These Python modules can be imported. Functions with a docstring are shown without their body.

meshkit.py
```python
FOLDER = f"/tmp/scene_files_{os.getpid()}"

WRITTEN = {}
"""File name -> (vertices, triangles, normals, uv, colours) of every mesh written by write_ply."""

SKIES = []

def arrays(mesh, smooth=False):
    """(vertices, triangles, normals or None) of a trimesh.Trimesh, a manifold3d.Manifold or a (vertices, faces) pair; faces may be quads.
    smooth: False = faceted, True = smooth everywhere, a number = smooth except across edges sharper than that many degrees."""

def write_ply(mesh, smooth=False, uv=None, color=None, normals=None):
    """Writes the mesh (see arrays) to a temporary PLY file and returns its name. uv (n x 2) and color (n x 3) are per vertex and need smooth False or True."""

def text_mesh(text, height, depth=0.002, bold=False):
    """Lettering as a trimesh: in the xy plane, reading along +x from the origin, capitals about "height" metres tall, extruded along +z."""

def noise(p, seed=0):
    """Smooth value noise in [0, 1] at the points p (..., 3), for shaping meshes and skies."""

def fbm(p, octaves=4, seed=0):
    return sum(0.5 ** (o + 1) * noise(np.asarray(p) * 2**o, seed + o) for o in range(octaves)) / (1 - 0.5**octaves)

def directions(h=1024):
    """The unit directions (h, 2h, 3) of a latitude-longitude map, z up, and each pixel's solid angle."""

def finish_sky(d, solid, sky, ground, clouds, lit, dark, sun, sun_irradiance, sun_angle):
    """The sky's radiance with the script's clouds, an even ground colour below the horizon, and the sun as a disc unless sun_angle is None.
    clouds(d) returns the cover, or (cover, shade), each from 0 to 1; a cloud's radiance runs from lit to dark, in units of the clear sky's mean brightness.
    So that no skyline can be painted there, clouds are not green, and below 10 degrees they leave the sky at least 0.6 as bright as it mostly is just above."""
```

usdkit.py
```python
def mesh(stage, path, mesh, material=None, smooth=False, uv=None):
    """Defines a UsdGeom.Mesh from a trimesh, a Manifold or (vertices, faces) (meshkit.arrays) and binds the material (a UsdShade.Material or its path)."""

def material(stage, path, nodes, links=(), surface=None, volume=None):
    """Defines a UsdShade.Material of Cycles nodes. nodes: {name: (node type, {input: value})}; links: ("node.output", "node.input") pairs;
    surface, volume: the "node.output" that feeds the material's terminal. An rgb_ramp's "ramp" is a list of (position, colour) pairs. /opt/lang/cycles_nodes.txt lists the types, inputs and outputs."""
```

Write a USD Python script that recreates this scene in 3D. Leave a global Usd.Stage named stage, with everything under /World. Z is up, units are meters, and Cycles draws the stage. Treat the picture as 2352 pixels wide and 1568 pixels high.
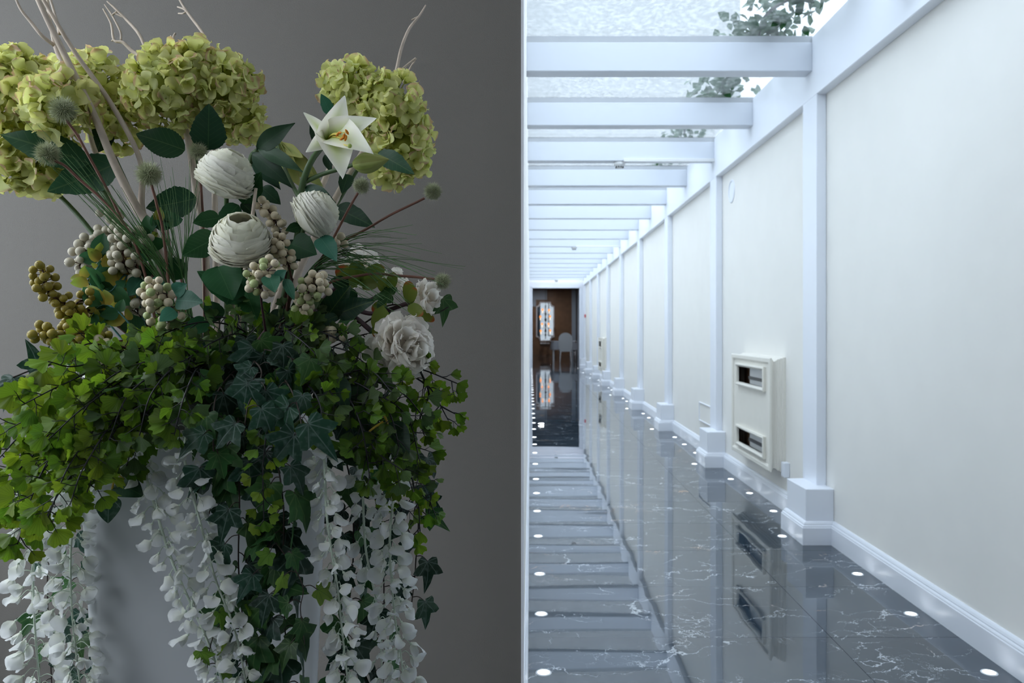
import math, random
import numpy as np
import usdkit
from pxr import Usd, UsdGeom, UsdLux, UsdShade, Sdf, Gf, Vt

stage = Usd.Stage.CreateInMemory()
UsdGeom.SetStageUpAxis(stage, UsdGeom.Tokens.z)
UsdGeom.SetStageMetersPerUnit(stage, 1.0)
UsdGeom.Xform.Define(stage, '/World')
UsdGeom.Scope.Define(stage, '/World/Looks')

# ------------------------------------------------------------------ camera, sky, exposure
EYE = 1.24                      # camera height
FPX, CX, CY = 1812.0, 1217.4, 755.3
cam = UsdGeom.Camera.Define(stage, '/World/camera')
cam.AddTranslateOp().Set(Gf.Vec3d(0, 0, EYE))
cam.AddRotateXOp().Set(90.0)
cam.CreateHorizontalApertureAttr(36.0)
cam.CreateVerticalApertureAttr(24.0)
cam.CreateFocalLengthAttr(FPX / 2352 * 36.0)
cam.CreateHorizontalApertureOffsetAttr((1176 - CX) / 2352 * 36.0)
cam.CreateVerticalApertureOffsetAttr((CY - 784) / 2352 * 36.0)
cam.CreateFStopAttr(9.0)
cam.CreateFocusDistanceAttr(1.27)
cam.CreateClippingRangeAttr(Gf.Vec2f(0.05, 1000))
cam.CreateExposureAttr(0.07)

ZENITH = 7.0
sky = UsdLux.DomeLight.Define(stage, '/World/sky')     # overcast sky: three times brighter overhead than at the horizon
sky.CreateIntensityAttr(1.0)
UsdShade.MaterialBindingAPI.Apply(sky.GetPrim()).Bind(usdkit.material(stage, '/World/Looks/overcast_sky', {
    't': ('texture_coordinate', {}), 's': ('separate_xyz', {}),
    'r': ('map_range', {'from_min': 0.0, 'from_max': 1.0, 'to_min': ZENITH / 3, 'to_max': ZENITH, 'clamp': True}),
    'b': ('background_shader', {'color': (0.89, 0.935, 1.0)})},
    [('t.generated', 's.vector'), ('s.z', 'r.value'), ('r.result', 'b.strength')], 'b.background'))


# ------------------------------------------------------------------ helpers
def W(px, py, d):
    """A point at depth d (metres in front of the lens) in the direction measured on the photograph."""
    return np.array([(px - CX) * d / FPX, d, EYE - (py - CY) * d / FPX])


COUNT = {}


def numbered(parent, name):
    k = COUNT.get((parent, name), 0)
    COUNT[(parent, name)] = k + 1
    return f'{parent}/{name}' if k == 0 else f'{parent}/{name}_{k:03d}'


def meta(p, label=None, cat=None, group=None, kind=None):
    for k, v in (('label', label), ('category', cat), ('group', group), ('kind', kind)):
        if v:
            p.SetCustomDataByKey(k, v)


ORIGIN = {}


def thing(name, label=None, cat=None, loc=(0, 0, 0), group=None, kind=None):
    path = numbered('/World', name)
    x = UsdGeom.Xform.Define(stage, path)
    x.AddTranslateOp().Set(Gf.Vec3d(*map(float, loc)))
    ORIGIN[path] = np.array(loc, float)
    meta(x.GetPrim(), label, cat, group, kind)
    return path


def copy_of(src, loc, label=None, group=None):
    """A reference to a thing (with its parts) under the next number."""
    prim = stage.GetPrimAtPath(src)
    name = src.rsplit('/', 1)[1]
    path = numbered('/World', name)
    x = UsdGeom.Xform.Define(stage, path)
    x.GetPrim().GetReferences().AddInternalReference(src)
    op = UsdGeom.Xformable(x).GetOrderedXformOps()
    (op[0] if op else x.AddTranslateOp()).Set(Gf.Vec3d(*map(float, loc)))
    x.GetPrim().SetInstanceable(True)
    was = prim.GetCustomData()
    meta(x.GetPrim(), label or was.get('label'), was.get('category'), group or was.get('group'), was.get('kind'))
    return path


def normals(v, f):
    n = np.zeros_like(v)
    c = np.cross(v[f[:, 1]] - v[f[:, 0]], v[f[:, 2]] - v[f[:, 0]])
    for k in range(3):
        np.add.at(n, f[:, k], c)
    l = np.linalg.norm(n, axis=1, keepdims=True)
    return np.where(l > 1e-20, n / np.maximum(l, 1e-20), [0, 0, 1.0])


def put(parent, name, mesh, mat, smooth=True, uv=None, label=None, cat=None, group=None, kind=None):
    """ONE mesh prim; parent None = top level. World coordinates in, local to the owning thing out."""
    v, f = np.asarray(mesh[0], float), np.asarray(mesh[1], int)
    if uv is None and len(mesh) > 2:
        uv = mesh[2]
    if f.shape[1] == 4:
        f = np.vstack([f[:, [0, 1, 2]], f[:, [0, 2, 3]]])
    parent = parent or '/World'
    top = '/'.join(parent.split('/')[:3])
    v = v - ORIGIN.get(top, 0)
    path = numbered(parent, name)
    if not smooth:
        v = v[f].reshape(-1, 3)
        if uv is not None:
            uv = np.asarray(uv)[f].reshape(-1, 2)
        f = np.arange(len(v)).reshape(-1, 3)
    m = Sdf.CreatePrimInLayer(MESHES, path)
    m.specifier, m.typeName = Sdf.SpecifierDef, 'Mesh'

    def attr(key, kind, value, uniform=False):
        Sdf.AttributeSpec(m, key, kind, Sdf.VariabilityUniform if uniform else Sdf.VariabilityVarying).default = value

    T = Sdf.ValueTypeNames
    attr('points', T.Point3fArray, Vt.Vec3fArray.FromNumpy(v.astype(np.float32)))
    attr('faceVertexCounts', T.IntArray, Vt.IntArray.FromNumpy(np.full(len(f), 3, np.int32)))
    attr('faceVertexIndices', T.IntArray, Vt.IntArray.FromNumpy(f.astype(np.int32).ravel()))
    attr('subdivisionScheme', T.Token, 'none', True)
    if smooth:
        attr('normals', T.Normal3fArray, Vt.Vec3fArray.FromNumpy(normals(v, f).astype(np.float32)))
        m.attributes['normals'].SetInfo('interpolation', 'vertex')
    if uv is not None:
        attr('primvars:st', T.TexCoord2fArray, Vt.Vec2fArray.FromNumpy(np.asarray(uv, np.float32)))
        m.attributes['primvars:st'].SetInfo('interpolation', 'vertex')
    m.SetInfo('apiSchemas', API)
    Sdf.RelationshipSpec(m, 'material:binding', False).targetPathList.explicitItems = [Sdf.Path(mat)]
    for k_, x in (('label', label), ('category', cat), ('group', group), ('kind', kind)):
        if x:
            m.customData[k_] = x
    return path


MESHES = Sdf.Layer.CreateAnonymous('.usdc')      # meshes are written here and join the stage as a sublayer (much faster)
API = Sdf.TokenListOp.Create(prependedItems=['MaterialBindingAPI'])


# ------------------------------------------------------------------ mesh makers
def join(ms):
    v, f, u, n = [], [], [], 0
    for m in ms:
        a, b = np.asarray(m[0], float), np.asarray(m[1], int)
        if b.shape[1] == 4:
            b = np.vstack([b[:, [0, 1, 2]], b[:, [0, 2, 3]]])
        v.append(a); f.append(b + n); n += len(a)
        if len(m) > 2:
            u.append(m[2])
    out = (np.vstack(v), np.vstack(f))
    return out + (np.vstack(u),) if len(u) == len(ms) else out


def box(x0, y0, z0, x1, y1, z1, b=0.0):
    """A box with edges chamfered by b."""
    if b <= 0:
        v = np.array([(x, y, z) for x in (x0, x1) for y in (y0, y1) for z in (z0, z1)], float)
        f = np.array([(0, 1, 3, 2), (4, 6, 7, 5), (0, 4, 5, 1), (2, 3, 7, 6), (0, 2, 6, 4), (1, 5, 7, 3)])
        return v, f
    lo, hi = np.array([x0, y0, z0]), np.array([x1, y1, z1])
    pts = []
    for sx in (0, 1):
        for sy in (0, 1):
            for sz in (0, 1):
                s = np.array([sx, sy, sz])
                c = np.where(s, hi, lo)
                for k in range(3):
                    q = c - np.where(s, b, -b)
                    q[k] = c[k]
                    pts.append(q)
    from scipy.spatial import ConvexHull
    p = np.array(pts)
    h = ConvexHull(p)
    f = h.simplices.copy()
    c = p.mean(0)
    n = np.cross(p[f[:, 1]] - p[f[:, 0]], p[f[:, 2]] - p[f[:, 0]])
    flip = ((p[f[:, 0]] - c) * n).sum(1) < 0
    f[flip] = f[flip][:, ::-1]
    return p, f


def grid_faces(r, c, wrap=False):
    i, j = np.meshgrid(np.arange(r - 1), np.arange(c if wrap else c - 1), indexing='ij')
    k = (j + 1) % c
    return np.stack([i * c + j, i * c + k, (i + 1) * c + k, (i + 1) * c + j], -1).reshape(-1, 4)


def lathe(profile, centre=(0, 0, 0), n=24, axis=None):
    """Revolved (r, z) profile about z (or turned to the given axis)."""
    p = np.asarray(profile, float)
    a = np.arange(n) * 2 * np.pi / n
    v = np.stack([p[:, None, 0] * np.cos(a), p[:, None, 0] * np.sin(a), np.repeat(p[:, 1:2], n, 1)], -1).reshape(-1, 3)
    f = grid_faces(len(p), n, True)
    if axis is not None:
        v = v @ frame(axis).T
    return v + np.asarray(centre), f


def unit(a):
    a = np.asarray(a, float)
    return a / (np.linalg.norm(a) + 1e-12)


def frame(z, up=(0.13, 0.31, 0.94)):
    """Columns x, y, z with z along the given direction."""
    z = unit(z)
    x = np.cross(up, z)
    if np.linalg.norm(x) < 1e-3:
        x = np.cross((1, 0, 0), z)
    x = unit(x)
    return np.stack([x, np.cross(z, x), z], 1)


def leaf_frame(d, n):
    """Columns: along d, sideways, normal (n made square to d)."""
    d = unit(d)
    n = np.asarray(n, float) - d * np.dot(n, d)
    if np.linalg.norm(n) < 1e-3:
        n = np.cross(d, (0.3, 0.2, 0.9))
    n = unit(n)
    return np.stack([d, np.cross(n, d), n], 1)


def spline(p, n=8):
    """Catmull-Rom through the points, n samples per span."""
    p = np.asarray(p, float)
    if len(p) < 3:
        return p[0] + (p[-1] - p[0]) * np.linspace(0, 1, n + 1)[:, None]
    q = np.vstack([2 * p[0] - p[1], p, 2 * p[-1] - p[-2]])
    out = []
    t = np.linspace(0, 1, n, endpoint=False)[:, None]
    for i in range(len(p) - 1):
        a, b, c, d = q[i:i + 4]
        out.append(0.5 * (2 * b + (c - a) * t + (2 * a - 5 * b + 4 * c - d) * t ** 2 + (3 * b - a - 3 * c + d) * t ** 3))
    return np.vstack(out + [p[-1:]])


def tube(p, r, sides=6, cap=True):
    p = np.asarray(p, float)
    r = np.broadcast_to(np.asarray(r, float), (len(p),)) if np.ndim(r) == 0 or len(r) == len(p) else np.interp(np.linspace(0, 1, len(p)), np.linspace(0, 1, len(r)), r)
    t = np.gradient(p, axis=0)
    t /= np.linalg.norm(t, axis=1, keepdims=True) + 1e-12
    x = frame(t[0])[:, 0]
    a = np.arange(sides) * 2 * np.pi / sides
    rows = []
    for i in range(len(p)):
        x = unit(x - t[i] * np.dot(x, t[i]))
        y = np.cross(t[i], x)
        rows.append(p[i] + r[i] * (np.cos(a)[:, None] * x + np.sin(a)[:, None] * y))
    v = np.vstack(rows)
    f = grid_faces(len(p), sides, True)
    if cap:
        n = len(v)
        v = np.vstack([v, p[:1], p[-1:]])
        j = np.arange(sides); k = (j + 1) % sides
        e = (len(p) - 1) * sides
        tri = np.vstack([np.stack([j * 0 + n, k, j], 1), np.stack([j * 0 + n + 1, e + j, e + k], 1)])
        f = np.vstack([f[:, [0, 1, 2]], f[:, [0, 2, 3]], tri])
    return v, f


def sweep(profile, path, side=1.0):
    """A closed 2-D profile (offset from the wall line, height) along an XY path with mitred corners; side picks the wall's face."""
    prof, p = np.asarray(profile, float), np.asarray(path, float)
    d = np.diff(p, axis=0)
    d /= np.linalg.norm(d, axis=1, keepdims=True)
    nn = np.stack([-d[:, 1], d[:, 0]], 1) * side
    rows = []
    for i in range(len(p)):
        a, b = nn[max(i - 1, 0)], nn[min(i, len(nn) - 1)]
        m = a + b
        m = m / max(np.dot(m, a), 1e-6)
        rows.append(np.column_stack([p[i] + prof[:, :1] * m, prof[:, 1]]))
    k = len(prof)
    v = np.vstack(rows)
    f = grid_faces(len(p), k, True)
    cap = np.array([(0, j, j + 1) for j in range(1, k - 1)])
    e = (len(p) - 1) * k
    f = np.vstack([f[:, [0, 1, 2]], f[:, [0, 2, 3]], cap[:, ::-1], cap + e])
    return v, f


def ball(c, r, k=1):
    v, f = BALLS[k]
    return v * r + np.asarray(c), f


def _ico(n):
    import trimesh
    m = trimesh.creation.icosphere(n)
    return np.array(m.vertices), np.array(m.faces)


BALLS = [_ico(0), _ico(1), _ico(2)]

# ------------------------------------------------------------------ materials
L = '/World/Looks/'


def mat(name, nodes, links, surface='p.BSDF'):
    usdkit.material(stage, L + name, nodes, links, surface=surface)
    return L + name


def plain(name, color, rough=0.5, vary=0.0, scale=30.0, bump=0.0, bscale=200.0, spec=0.5, **kw):
    nodes = {'g': ('geometry', {}), 'p': ('principled_bsdf', {'roughness': rough, 'specular_ior_level': spec, 'base_color': color, **kw})}
    links = []
    if vary:
        nodes['n'] = ('noise_texture', {'scale': scale, 'detail': 2.0})
        nodes['r'] = ('rgb_ramp', {'ramp': [(0.25, [c * (1 - vary) for c in color]), (0.75, [min(1, c * (1 + vary)) for c in color])]})
        links += [('g.position', 'n.vector'), ('n.fac', 'r.fac'), ('r.color', 'p.base_color')]
    if bump:
        nodes['bn'] = ('noise_texture', {'scale': bscale, 'detail': 1.0})
        nodes['b'] = ('bump', {'strength': bump, 'distance': 0.002})
        links += [('g.position', 'bn.vector'), ('bn.fac', 'b.height'), ('b.normal', 'p.normal')]
    return mat(name, nodes, links)


def lamp(name, color, strength):
    return mat(name, {'e': ('emission', {'color': color, 'strength': strength})}, [], 'e.emission')


M_foyer = plain('foyer_paint', (0.165, 0.156, 0.143), 0.75, bump=0.3, bscale=420)
M_cream = plain('cream_wallpaper', (0.85, 0.835, 0.80), 0.55, 0.012, 5)
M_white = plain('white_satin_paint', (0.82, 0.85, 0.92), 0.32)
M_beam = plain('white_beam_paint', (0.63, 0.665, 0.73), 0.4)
M_alu = plain('grey_aluminium', (0.42, 0.44, 0.47), 0.4, 0.03, 10)
M_ivory = plain('ivory_lacquer', (0.80, 0.77, 0.70), 0.4, 0.015, 12)
M_ceil = plain('ceiling_paint', (0.75, 0.75, 0.74), 0.8, 0.02)
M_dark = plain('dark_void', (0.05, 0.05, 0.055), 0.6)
M_plastic = plain('white_plastic', (0.72, 0.73, 0.74), 0.4, 0.01)
M_black = plain('black_plastic', (0.02, 0.02, 0.022), 0.4)
M_red = plain('red_plastic', (0.55, 0.01, 0.03), 0.4)
M_joint = plain('grey_grout', (0.16, 0.18, 0.21), 0.5)
M_led = lamp('floor_led', (0.93, 0.97, 1.0), 8.0)
M_ring = plain('white_ring', (0.80, 0.82, 0.84), 0.3)
M_brown = plain('brown_wood_panel', (0.22, 0.125, 0.07), 0.4, 0.15, 4)
M_greyfab = plain('pale_grey_fabric', (0.60, 0.67, 0.74), 0.8, 0.05, 80)
M_cloth = plain('pale_blue_tablecloth', (0.50, 0.56, 0.66), 0.85, 0.03)
M_bluegrey = plain('blue_grey_panel', (0.44, 0.53, 0.64), 0.6, 0.02)
M_orange = lamp('orange_lampshade', (1.0, 0.30, 0.05), 1.6)
M_warm = lamp('candle_glow', (1.0, 0.74, 0.5), 1.6)

# dark polished marble with thin white and rusty veins
def marble(name):
    nodes = {
        'g': ('geometry', {}), 'o': ('object_info', {}),
        'off': ('vector_math', {'math_type': 'scale', 'vector1': (17.0, 9.0, 5.0)}),
        'v': ('vector_math', {'math_type': 'add'}),
        'dn': ('noise_texture', {'scale': 4.0, 'detail': 6.0, 'roughness': 0.6}),
        'ds': ('vector_math', {'math_type': 'scale', 'scale': 0.42}),
        'dv': ('vector_math', {'math_type': 'add'}),
        'mp': ('mapping', {'scale': (0.75, 1.9, 1.0), 'rotation': (0, 0, 0.5)}),
        'vo': ('voronoi_texture', {'feature': 'distance_to_edge', 'scale': 2.6}),
        'th': ('noise_texture', {'scale': 5.0, 'detail': 3.0}),
        'tr': ('map_range', {'from_min': 0.44, 'from_max': 0.70, 'to_min': 0.0, 'to_max': 0.016, 'clamp': True}),
        'sb': ('math', {'math_type': 'subtract'}),
        'lt': ('map_range', {'from_min': -0.002, 'from_max': 0.005, 'to_min': 0.0, 'to_max': 0.6, 'clamp': True}),
        'v2': ('voronoi_texture', {'feature': 'distance_to_edge', 'scale': 9.0}),
        't2': ('noise_texture', {'scale': 3.4, 'detail': 2.0}),
        'r2': ('map_range', {'from_min': 0.56, 'from_max': 0.72, 'to_min': 0.0, 'to_max': 0.03, 'clamp': True}),
        's2': ('math', {'math_type': 'subtract'}),
        'l2': ('map_range', {'from_min': 0.0, 'from_max': 0.02, 'to_min': 0.0, 'to_max': 0.5, 'clamp': True}),
        'mx': ('math', {'math_type': 'maximum'}),
        'hn': ('noise_texture', {'scale': 2.3, 'detail': 1.0}),
        'hr': ('rgb_ramp', {'ramp': [(0.0, (0.75, 0.80, 0.86)), (0.56, (0.72, 0.76, 0.8)), (0.66, (0.55, 0.30, 0.14)), (1.0, (0.55, 0.3, 0.14))]}),
        'bn': ('noise_texture', {'scale': 2.0, 'detail': 6.0, 'roughness': 0.6}),
        'br': ('rgb_ramp', {'ramp': [(0.3, (0.010, 0.017, 0.026)), (0.7, (0.027, 0.040, 0.055))]}),
        'c': ('mix_color', {'blend_type': 'mix'}),
        'mw': ('mapping', {'scale': (0.55, 1.9, 1.0)}),
        'wn': ('noise_texture', {'scale': 1.7, 'detail': 0.6, 'roughness': 0.4}),
        'b': ('bump', {'strength': 1.0, 'distance': 0.0013}),
        'p': ('principled_bsdf', {'roughness': 0.012, 'ior': 1.85, 'specular_ior_level': 0.5}),
    }
    links = [('o.random', 'off.scale'), ('g.position', 'v.vector1'), ('off.vector', 'v.vector2'),
             ('v.vector', 'dn.vector'), ('dn.color', 'ds.vector1'), ('v.vector', 'dv.vector1'), ('ds.vector', 'dv.vector2'),
             ('dv.vector', 'mp.vector'), ('mp.vector', 'vo.vector'), ('v.vector', 'th.vector'), ('th.fac', 'tr.value'),
             ('tr.result', 'sb.value1'), ('vo.distance', 'sb.value2'), ('sb.value', 'lt.value'),
             ('dv.vector', 'v2.vector'), ('v.vector', 't2.vector'), ('t2.fac', 'r2.value'), ('r2.result', 's2.value1'),
             ('v2.distance', 's2.value2'), ('s2.value', 'l2.value'), ('lt.result', 'mx.value1'), ('l2.result', 'mx.value2'),
             ('v.vector', 'hn.vector'), ('hn.fac', 'hr.fac'), ('v.vector', 'bn.vector'), ('bn.fac', 'br.fac'),
             ('mx.value', 'c.fac'), ('br.color', 'c.a'), ('hr.color', 'c.b'), ('c.result', 'p.base_color'),
             ('v.vector', 'mw.vector'), ('mw.vector', 'wn.vector'), ('wn.fac', 'b.height'), ('b.normal', 'p.normal')]
    return mat(name, nodes, links)


M_marble = marble('polished_marble')

# roof glass: clear, with a milky, blotchy film of dried dirt and droplets
M_film = mat('dried_droplet_film', {
    'g': ('geometry', {}), 'mp': ('mapping', {'scale': (1.0, 0.8, 1.0)}),
    'n': ('noise_texture', {'scale': 42.0, 'detail': 1.0}),
    'a': ('map_range', {'from_min': 0.46, 'from_max': 0.62, 'to_min': 0.03, 'to_max': 0.075, 'clamp': True}),
    't': ('transparent_bsdf', {'color': (0.88, 0.89, 0.89)}), 'tl': ('translucent_bsdf', {'color': (0.95, 0.96, 0.96)}),
    'x': ('mix_closure', {})},
    [('g.position', 'mp.vector'), ('mp.vector', 'n.vector'), ('n.fac', 'a.value'), ('a.result', 'x.fac'), ('t.BSDF', 'x.closure1'), ('tl.BSDF', 'x.closure2')], 'x.closure')
M_pane = mat('clear_window_glass', {
    't': ('transparent_bsdf', {'color': (0.97, 0.985, 0.985)}), 'gl': ('glossy_bsdf', {'color': (1, 1, 1), 'roughness': 0.02}),
    'lw': ('layer_weight', {'blend': 0.3}), 'pw': ('math', {'math_type': 'power', 'value2': 3.0}),
    'fm': ('math', {'math_type': 'multiply_add', 'value2': 0.35, 'value3': 0.03}), 'y': ('mix_closure', {})},
    [('lw.facing', 'pw.value1'), ('pw.value', 'fm.value1'), ('fm.value', 'y.fac'), ('t.BSDF', 'y.closure1'), ('gl.BSDF', 'y.closure2')], 'y.closure')
M_roof = mat('tinted_roof_glass', {
    't': ('transparent_bsdf', {'color': (0.60, 0.632, 0.655)}), 'gl': ('glossy_bsdf', {'color': (1, 1, 1), 'roughness': 0.02}),
    'lw': ('layer_weight', {'blend': 0.3}), 'pw': ('math', {'math_type': 'power', 'value2': 3.0}),
    'fm': ('math', {'math_type': 'multiply_add', 'value2': 0.35, 'value3': 0.03}), 'y': ('mix_closure', {})},
    [('lw.facing', 'pw.value1'), ('pw.value', 'fm.value1'), ('fm.value', 'y.fac'), ('t.BSDF', 'y.closure1'), ('gl.BSDF', 'y.closure2')], 'y.closure')

# ------------------------------------------------------------------ the corridor and the foyer
P = 2.523                       # pilaster pitch
XL, XR, XS = -0.021, 1.755, 1.695   # left wall, right wall, pilaster and cornice face
WALL_Y = 1.85                   # the foyer wall behind the flowers
END_Y = 25.15
SKY_Y = 1.8                     # the skylight starts here
ROOF = 3.0
WX, WZ0, WZ1 = -1.75, 0.85, 3.15
WINS = ((-1.05, 0.0), (0.45, 1.79))
ORD = ['first', 'second', 'third', 'fourth', 'fifth', 'sixth', 'seventh', 'eighth', 'ninth', 'tenth', 'eleventh', 'twelfth', 'thirteenth', 'fourteenth',
       'fifteenth', 'sixteenth', 'seventeenth', 'eighteenth', 'nineteenth', 'twentieth']
TENS = {20: 'twenty', 30: 'thirty'}


def ordinal(i):                 # 0 -> first
    if i < 20:
        return ORD[i]
    t, u = divmod(i + 1, 10)
    return {2: 'twentieth', 3: 'thirtieth', 4: 'fortieth'}[t] if u == 0 else f"{ {2: 'twenty', 3: 'thirty', 4: 'forty'}[t] }-{ORD[u - 1]}"


S = dict(kind='structure')
put(None, 'wall_front', box(WX, WALL_Y, 0, XL, WALL_Y + 0.14, 3.4), M_foyer, False, **S)
put(None, 'wall_left', box(XL - 0.12, WALL_Y + 0.14, 0, XL, END_Y, 3.3), M_cream, False, **S)
put(None, 'wall_right', box(XR, -2.6, 0, XR + 0.15, END_Y + 0.3, 2.9), M_cream, False, **S)
put(None, 'trim', box(XL, WALL_Y - 0.004, 0, XL + 0.006, WALL_Y + 0.09, 3.0), M_white, False, **S)
# foyer shell round the camera, with its window in the left wall
ys = [-2.6] + [q for w_ in WINS for q in w_] + [WALL_Y + 0.14]
put(None, 'wall_window', join([box(WX - 0.15, ys[i], 0, WX, ys[i + 1], 3.4) for i in (0, 2, 4)] + [box(WX - 0.15, y0, 0, WX, y1, WZ0) for y0, y1 in WINS] + [box(WX - 0.15, y0, WZ1, WX, y1, 3.4) for y0, y1 in WINS]), M_foyer, False, **S)
put(None, 'wall_back', box(WX - 0.15, -2.75, 0, XR + 0.15, -2.6, 3.4), M_foyer, False, **S)
put(None, 'ceiling', join([box(WX, -2.6, 3.25, XL, WALL_Y, 3.4), box(XL, -2.6, 2.8, XR, SKY_Y, 3.4)]), M_ceil, False, **S)
for i_, (y0, y1) in enumerate(WINS):
    w = thing(f'window_{i_ + 1}', **S)
    put(w, 'window_frame', join([box(WX - 0.13, y0, WZ0, WX - 0.04, y0 + 0.05, WZ1), box(WX - 0.13, y1 - 0.05, WZ0, WX - 0.04, y1, WZ1), box(WX - 0.13, y0, WZ1 - 0.05, WX - 0.04, y1, WZ1),
                                 box(WX - 0.13, y0, WZ0, WX - 0.04, y1, WZ0 + 0.05), box(WX - 0.12, (y0 + y1) / 2 - 0.02, WZ0, WX - 0.06, (y0 + y1) / 2 + 0.02, WZ1)]), M_white, False)
    put(w, 'pane', box(WX - 0.095, y0 + 0.05, WZ0 + 0.05, WX - 0.089, y1 - 0.05, WZ1 - 0.05), M_pane, False)

# floor: slab, marble tiles 1.21 x 0.62 with sunk joints
fl = thing('floor', **S)
put(fl, 'slab', box(WX - 0.15, -2.75, -0.12, 5.0, 39.0, -0.006), M_joint, False)
T0, TD, TX = 3.168 - 0.62 * 4, 0.6215, 1.211
k = 0
while T0 + TD * k < END_Y - 0.1:
    y0 = T0 + TD * k
    y1 = min(y0 + TD, END_Y)
    for x0, x1 in ((XL, TX), (TX, XR)):
        put(fl, 'tile', box(x0 + 0.0009, y0 + 0.0009, -0.006, x1 - 0.0009, y1 - 0.0009, 0.0, 0.0008), M_marble, False)
    k += 1
for x0, x1 in ((WX, -0.9), (-0.9, XL)):
    for y0 in np.arange(-2.6, WALL_Y - 0.1, 1.1125):
        put(fl, 'tile', box(x0 + 0.0009, y0 + 0.0009, -0.006, x1 - 0.0009, y0 + 1.1116, 0.0, 0.0008), M_marble, False)
for x0, x1 in ((XL, TX), (TX, XR)):
    for y0 in np.linspace(-2.6, T0, 6)[:-1]:
        put(fl, 'tile', box(x0 + 0.0009, y0 + 0.0009, -0.006, x1 - 0.0009, y0 + (T0 + 2.6) / 5 - 0.0009, 0.0, 0.0008), M_marble, False)
for y0 in np.arange(END_Y, 38.4, 1.2):
    for x0 in np.arange(-1.6, 3.8, 1.4):
        put(fl, 'tile', box(x0 + 0.001, y0 + 0.001, -0.006, x0 + 1.399, y0 + 1.199, 0.0, 0.0008), M_marble, False)

# baseboards
BP = [(0, 0), (0.028, 0), (0.028, 0.098), (0.0245, 0.1015), (0.0245, 0.106), (0.022, 0.110), (0.0165, 0.113), (0.0165, 0.118), (0.012, 0.126), (0.006, 0.132), (0, 0.132)]
PZ = [4.553 + P * i for i in range(-1, 9)]          # near face of each plinth
PW, XP, PH = 0.335, 1.592, 0.316
prev = WALL_Y - 4.4
segs = []
for y in PZ:
    segs.append(sweep(BP, [(XR, prev), (XR, y)], 1))
    prev = y + PW
segs.append(sweep(BP, [(XR, prev), (XR, END_Y)], 1))
put(None, 'baseboard_right', join(segs), M_white, False, **S)
put(None, 'baseboard_left', sweep([(a * 0.5, b) for a, b in BP], [(XL, END_Y), (XL, WALL_Y + 0.01)], 1), M_white, False, **S)
put(None, 'baseboard_front', sweep(BP, [(XL, WALL_Y), (WX, WALL_Y)], 1), M_white, False, **S)

# pilasters on stepped plinths
pil = None
for i, y in enumerate(PZ):
    lab = ('white wall pilaster beside the foyer, just out of frame' if i == 0 else
           f'white pilaster on a stepped plinth, {ordinal(i - 1)} from the camera on the right wall' if i < 9 else
           'white pilaster at the far doorway, last on the right wall')
    if pil is None:
        pil = thing('pilaster', lab, 'pilaster', (XR, y, 0), 'pilasters of the corridor wall')
        sh0 = y + 0.115
        put(pil, 'shaft', box(XS, sh0, PH - 0.01, XR - 0.0012, sh0 + 0.235, 2.632, 0.003), M_white, False)
        put(pil, 'plinth', box(XP, y, 0.0, XR - 0.0012, y + PW, PH, 0.003), M_white, False)
        put(pil, 'base_moulding', sweep(BP, [(XR - 0.0012, y), (XP, y), (XP, y + PW), (XR - 0.0012, y + PW)], 1), M_white, False)
    else:
        copy_of(pil, (XR, y, 0), lab)
# cornice, both sides
put(None, 'trim_1', box(XS, SKY_Y, 2.63, XR, END_Y, ROOF - 0.005, 0.003), M_white, False, **S)

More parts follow.
